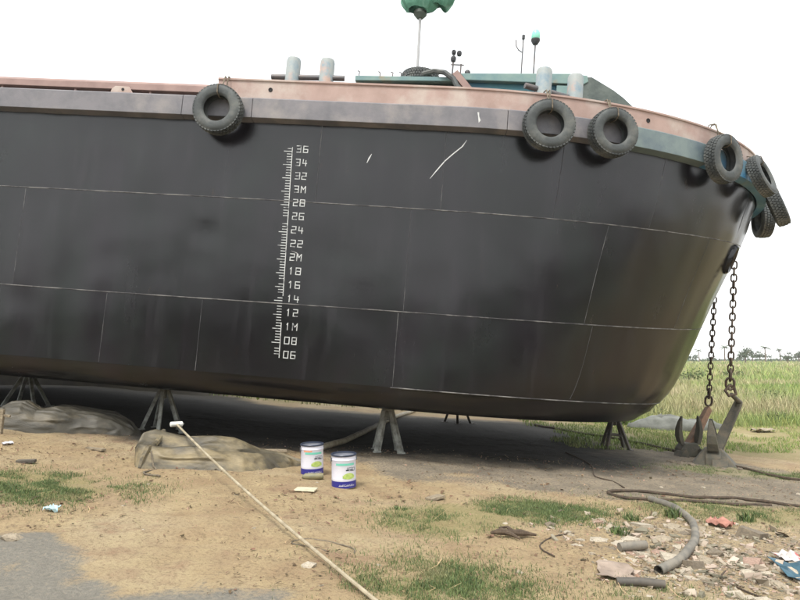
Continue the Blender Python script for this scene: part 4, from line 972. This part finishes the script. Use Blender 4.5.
for p, nb, lb in zip(PATCH, NB, LB):
    X, Y = patch_pts(*p, nb); nn = len(X)
    blades('grass', X, Y, (.010 + .036 * rng.uniform(0, 1, nn) ** 2), rng.uniform(.003, .006, nn), near_g, lb, .9)
# lush weeds round individual spots
for i, (x, y, k, hh, lb) in enumerate([(2.95, 6.9, 120, .13, 'weed tuft by the middle of the thick hose'), (2.05, 6.0, 70, .10, 'weed tuft left of the pipe stub'), (2.4, 6.6, 70, .1, 'weed tuft inside the bend of the hose'), (3.75, 6.9, 90, .12, 'weed tuft behind the grey block'), (-3.35, 4.15, 60, .09, 'weed sprouting from the wet mud at lower left'), (.0, 6.45, 40, .05, 'weed tuft right of the nearer pail')]):
    X = rng.normal(x, .04, k); Y = rng.normal(y, .035, k)
    o = blades('weed', X, Y, rng.uniform(.4, 1, k) * hh, rng.uniform(.008, .016, k), near_g, lb, .9); del o['kind']; o['category'] = 'weed'
# field beyond the barge
field_m = mat('field_grass', (.19, .28, .07, 1), .8, 0, (.28, .325, .115, 1), .13, 5, .4, .6, island=.35, col3=(.40, .345, .21, 1), s3=.10, lo3=.47, hi3=.62)
def field(n, y0, y1, t0, t1, hf, wf, lab, keep=None):
    Y = np.exp(rng.uniform(np.log(y0), np.log(y1), n)); X = Y * rng.uniform(t0, t1, n)
    if keep is not None: k = keep(X, Y); X, Y = X[k], Y[k]
    n = len(X); q = .65 + 1.1 * np.clip(fbm(X * .22, Y * .22, 4, 77) + .35, 0, 1)
    return blades('grass', X, Y, hf(Y, n) * q, wf(Y, n), field_m, lab, .6)
field(34000, 12.6, 20, .1, 1.0, lambda Y, n: rng.uniform(.03, .09, n), lambda Y, n: rng.uniform(.010, .018, n), 'short bright grass strip behind the anchors', lambda X, Y: (X > 3.6 + 2 * fbm(X, Y, 3, 4)) & (Y + fbm(X * .9, Y * .9, 3, 41) * 3.5 + .25 * np.clip(X - 8, -6, 0) * -1 > 13.6) & (fbm(X * .7, Y * .7, 4, 90) > -.12))
field(60000, 19.3, 60, .24, 1.0, lambda Y, n: rng.uniform(.25, .72, n) * (.55 + .45 * sst(19, 24, Y)), lambda Y, n: rng.uniform(.018, .034, n) * (Y / 20) ** .9, 'tall field grass stretching away beyond the bow')
field(30000, 55, 260, .24, 1.0, lambda Y, n: rng.uniform(.35, .95, n), lambda Y, n: rng.uniform(.05, .10, n) * (Y / 45) ** .9, 'pale distant grass of the flat field')
field(9000, 19, 40, -.5, .24, lambda Y, n: rng.uniform(.05, .25, n), lambda Y, n: rng.uniform(.02, .04, n), 'low grass beyond the far side of the hull')
# bushes and trees
leaf_m = mat('bush_leaves', (.07, .115, .03, 1), .7, 0, (.12, .15, .05, 1), 1.5, 3, island=.4)
leaf_d = mat('tree_leaves', (.05, .08, .035, 1), .8, island=.35); bark = mat('bark', lin(104, 92, 78), .9)
def leaf_cloud(n, sx, sy, sz, cz, size, sd):
    r_ = np.random.default_rng(sd); cl = r_.normal(0, .5, (9, 3)) * [sx, sy, sz]; P_ = cl[r_.integers(0, 9, n)] + r_.normal(0, .24, (n, 3)) * [sx, sy, sz]
    P_[:, 2] = np.abs(P_[:, 2] + sz * .3) + cz; A_ = r_.normal(0, 1, (n, 3)); A_ /= np.linalg.norm(A_, axis=1)[:, None]; B_ = np.cross(A_, r_.normal(0, 1, (n, 3))); B_ /= np.linalg.norm(B_, axis=1)[:, None]
    s_ = size * r_.uniform(.6, 1.3, n)[:, None]; V_ = np.stack([P_ - A_ * s_, P_ + B_ * s_ * .5, P_ + A_ * s_, P_ - B_ * s_ * .5], 1).reshape(-1, 3)
    return V_, np.arange(4 * n).reshape(-1, 4)
def bush_proto(sd):
    r = thing('bush', 'x', 'bush', group='bushes in the field')
    V_, F_ = leaf_cloud(420, .8, .7, .55, .1, .09, sd); o = np_obj('foliage', V_, F_, leaf_m); o.parent = r
    o = MB()
    for q_ in range(5): a = q_ * 1.3; o.tube([(0, 0, -.05), (.2 * math.cos(a), .2 * math.sin(a), .3), (.45 * math.cos(a), .45 * math.sin(a), .7)], [.025, .018, .008], 5)
    o.build('stem', bark, r); return r
bp_ = [bush_proto(5), bush_proto(6)]
BU = [(14.6, 29.5, .9, 'rounded bush right of the near anchor shank in the field'), (9.2, 22.5, .55, 'small bush behind the heap near the stem'), (19.5, 33, .8, 'bush at the right edge of the field'), (16.5, 40, 1.1, 'farther bush above the near anchor'), (12.2, 20.5, .5, 'low bush beside the white plastic sheet'), (24, 52, 1.3, 'distant bush right of the chain'), (11.9, 24.5, .7, 'leafy bush just behind the near anchor shank'), (15.6, 25.5, .75, 'bush left of the one at the right edge'), (17.6, 30, .8, 'bush in the middle of the field at right'), (6.9, 19.6, .4, 'little bush tucked behind the forefoot'), (33, 62, 1.4, 'pale distant bush near the right edge')]
for i, (x, y, s, lb) in enumerate(BU):
    o = bp_[i] if i < 2 else copy_tree(bp_[i % 2]); o.location = G(x, y); o.scale = (s,) * 3; o.rotation_euler = (0, 0, i * 1.1); o['label'] = lb
def tree_proto(kind, sd):
    r = thing('palm_tree' if kind else 'tree', 'x', 'tree', group='trees on the skyline'); rr = random.Random(sd)
    if kind:
        MB().tube([(0, 0, -.3), (.1, 0, 2.2), (.25, .05, 4.4)], [.22, .16, .12], 7).build('trunk', bark, r)
        o = MB()
        for k in range(13):
            a = k * 2.4; el = rr.uniform(.1, 1.1); L = rr.uniform(1.4, 2.0); c_ = Vector((math.cos(a), math.sin(a), 0)); s_ = Vector((-c_.y, c_.x, 0)); P_ = []
            for j in range(5):
                q_ = j / 4; p = Vector((.25, .05, 4.4)) + c_ * (L * q_ * math.cos(el * .6)) + Vector((0, 0, L * (q_ * math.sin(el) - q_ * q_ * .7))); w_ = .22 * math.sin(math.pi * min(1, q_ * .85 + .12))
                P_.append([p - s_ * w_ - Vector((0, 0, w_ * .6)), p, p + s_ * w_ - Vector((0, 0, w_ * .6))])
            o.grid(P_, False)
        o.build('crown', leaf_d, r)
    else:
        o = MB().tube([(0, 0, -.3), (.05, 0, 1.2), (.0, .1, 2.2)], [.2, .15, .1], 7)
        for k in range(5): a = k * 1.26; o.tube([(.02, .03, 1.3 + .15 * k), (.6 * math.cos(a), .6 * math.sin(a), 2.1 + .1 * k), (1.1 * math.cos(a), 1.1 * math.sin(a), 2.7 + .1 * k)], [.08, .06, .03], 5)
        o.build('trunk', bark, r); V_, F_ = leaf_cloud(420, 1.5, 1.4, 1.1, 1.5, .22, sd); q_ = np_obj('crown', V_, F_, leaf_d); q_.parent = r
    return r
tp = [tree_proto(0, 3), tree_proto(1, 4), tree_proto(0, 9)]
TR = [(684, 0, 1.0), (698, 1, .9), (712, 0, .8), (723, 1, 1.05), (738, 0, .9), (744, 2, 1.15), (751, 2, 1.2), (758, 0, 1.3), (764, 1, 1.0), (779, 1, 1.0), (786, 0, .9), (797, 2, 1.1), (815, 0, 1.2), (830, 1, 1.1)]
used = set(); ORD = 'first second third fourth fifth sixth seventh eighth ninth tenth eleventh twelfth thirteenth fourteenth'.split()
for i, (px_, kd, s) in enumerate(TR):
    d_ = 175 + 23 * ((i * 7) % 5); x = (px_ - 400) / 620 * d_
    o = tp[kd] if kd not in used else copy_tree(tp[kd]); used.add(kd)
    o.location = G(x, d_); o.scale = (s * 1.15,) * 3; o.rotation_euler = (0, 0, i * 1.7)
    o['label'] = '%s %s from the left on the far skyline of the field' % (ORD[i], 'small palm' if kd == 1 else 'small leafy tree')

# distant low scrub line so the field ends softly
n = 5000
Y = rng.uniform(230, 420, n); X = Y * rng.uniform(.15, 1.1, n)
tag(blades('scrub', X, Y, rng.uniform(.6, 2.2, n), rng.uniform(.8, 1.6, n), leaf_d, 'low hazy scrub along the far edge of the field', .4), cat='scrub')

# wood of trees behind the camera, mirrored in the gloss of the hull
n = 26000
X = rng.uniform(-55, 60, n); H = 4.9 + 2.6 * fbm(X * .12, X * 0 + 3, 3, 12) * 2; Zt = gz(X, X * 0 - 20) + H * rng.uniform(0, 1, n) ** .8
Y = -21 - 3 * rng.uniform(0, 1, n) - 2 * fbm(X * .3, Zt * .4, 3, 19)
A_ = rng.normal(0, 1, (n, 3)); A_ /= np.linalg.norm(A_, axis=1)[:, None]; B_ = np.cross(A_, rng.normal(0, 1, (n, 3))); B_ /= np.linalg.norm(B_, axis=1)[:, None]
P_ = np.stack([X, Y, Zt], -1); s_ = rng.uniform(.3, .7, n)[:, None]
V = np.stack([P_ - A_ * s_, P_ + B_ * s_ * .5, P_ + A_ * s_, P_ - B_ * s_ * .5], 1).reshape(-1, 3)
tag(np_obj('woodland', V, np.arange(4 * n).reshape(-1, 4), leaf_d, 'stuff'), 'dense belt of dark trees behind the viewpoint', 'wood')
# ------------------------------------------------------------------ haze
hz = MB(); fr(hz, -120, 560, -60, 440, -3, 12)
hm = bpy.data.materials.new('haze_air'); hm.use_nodes = True; t = hm.node_tree; t.nodes.clear()
ou = t.nodes.new('ShaderNodeOutputMaterial'); pv = t.nodes.new('ShaderNodeVolumePrincipled')
pv.inputs['Color'].default_value = (1, 1, 1, 1); pv.inputs['Density'].default_value = .0005; pv.inputs['Anisotropy'].default_value = .0
t.links.new(pv.outputs[0], ou.inputs['Volume'])
HAZE = True
if HAZE:
    o = hz.build('haze', hm, kind='stuff'); tag(o, 'thin pale haze over the far field', 'haze')
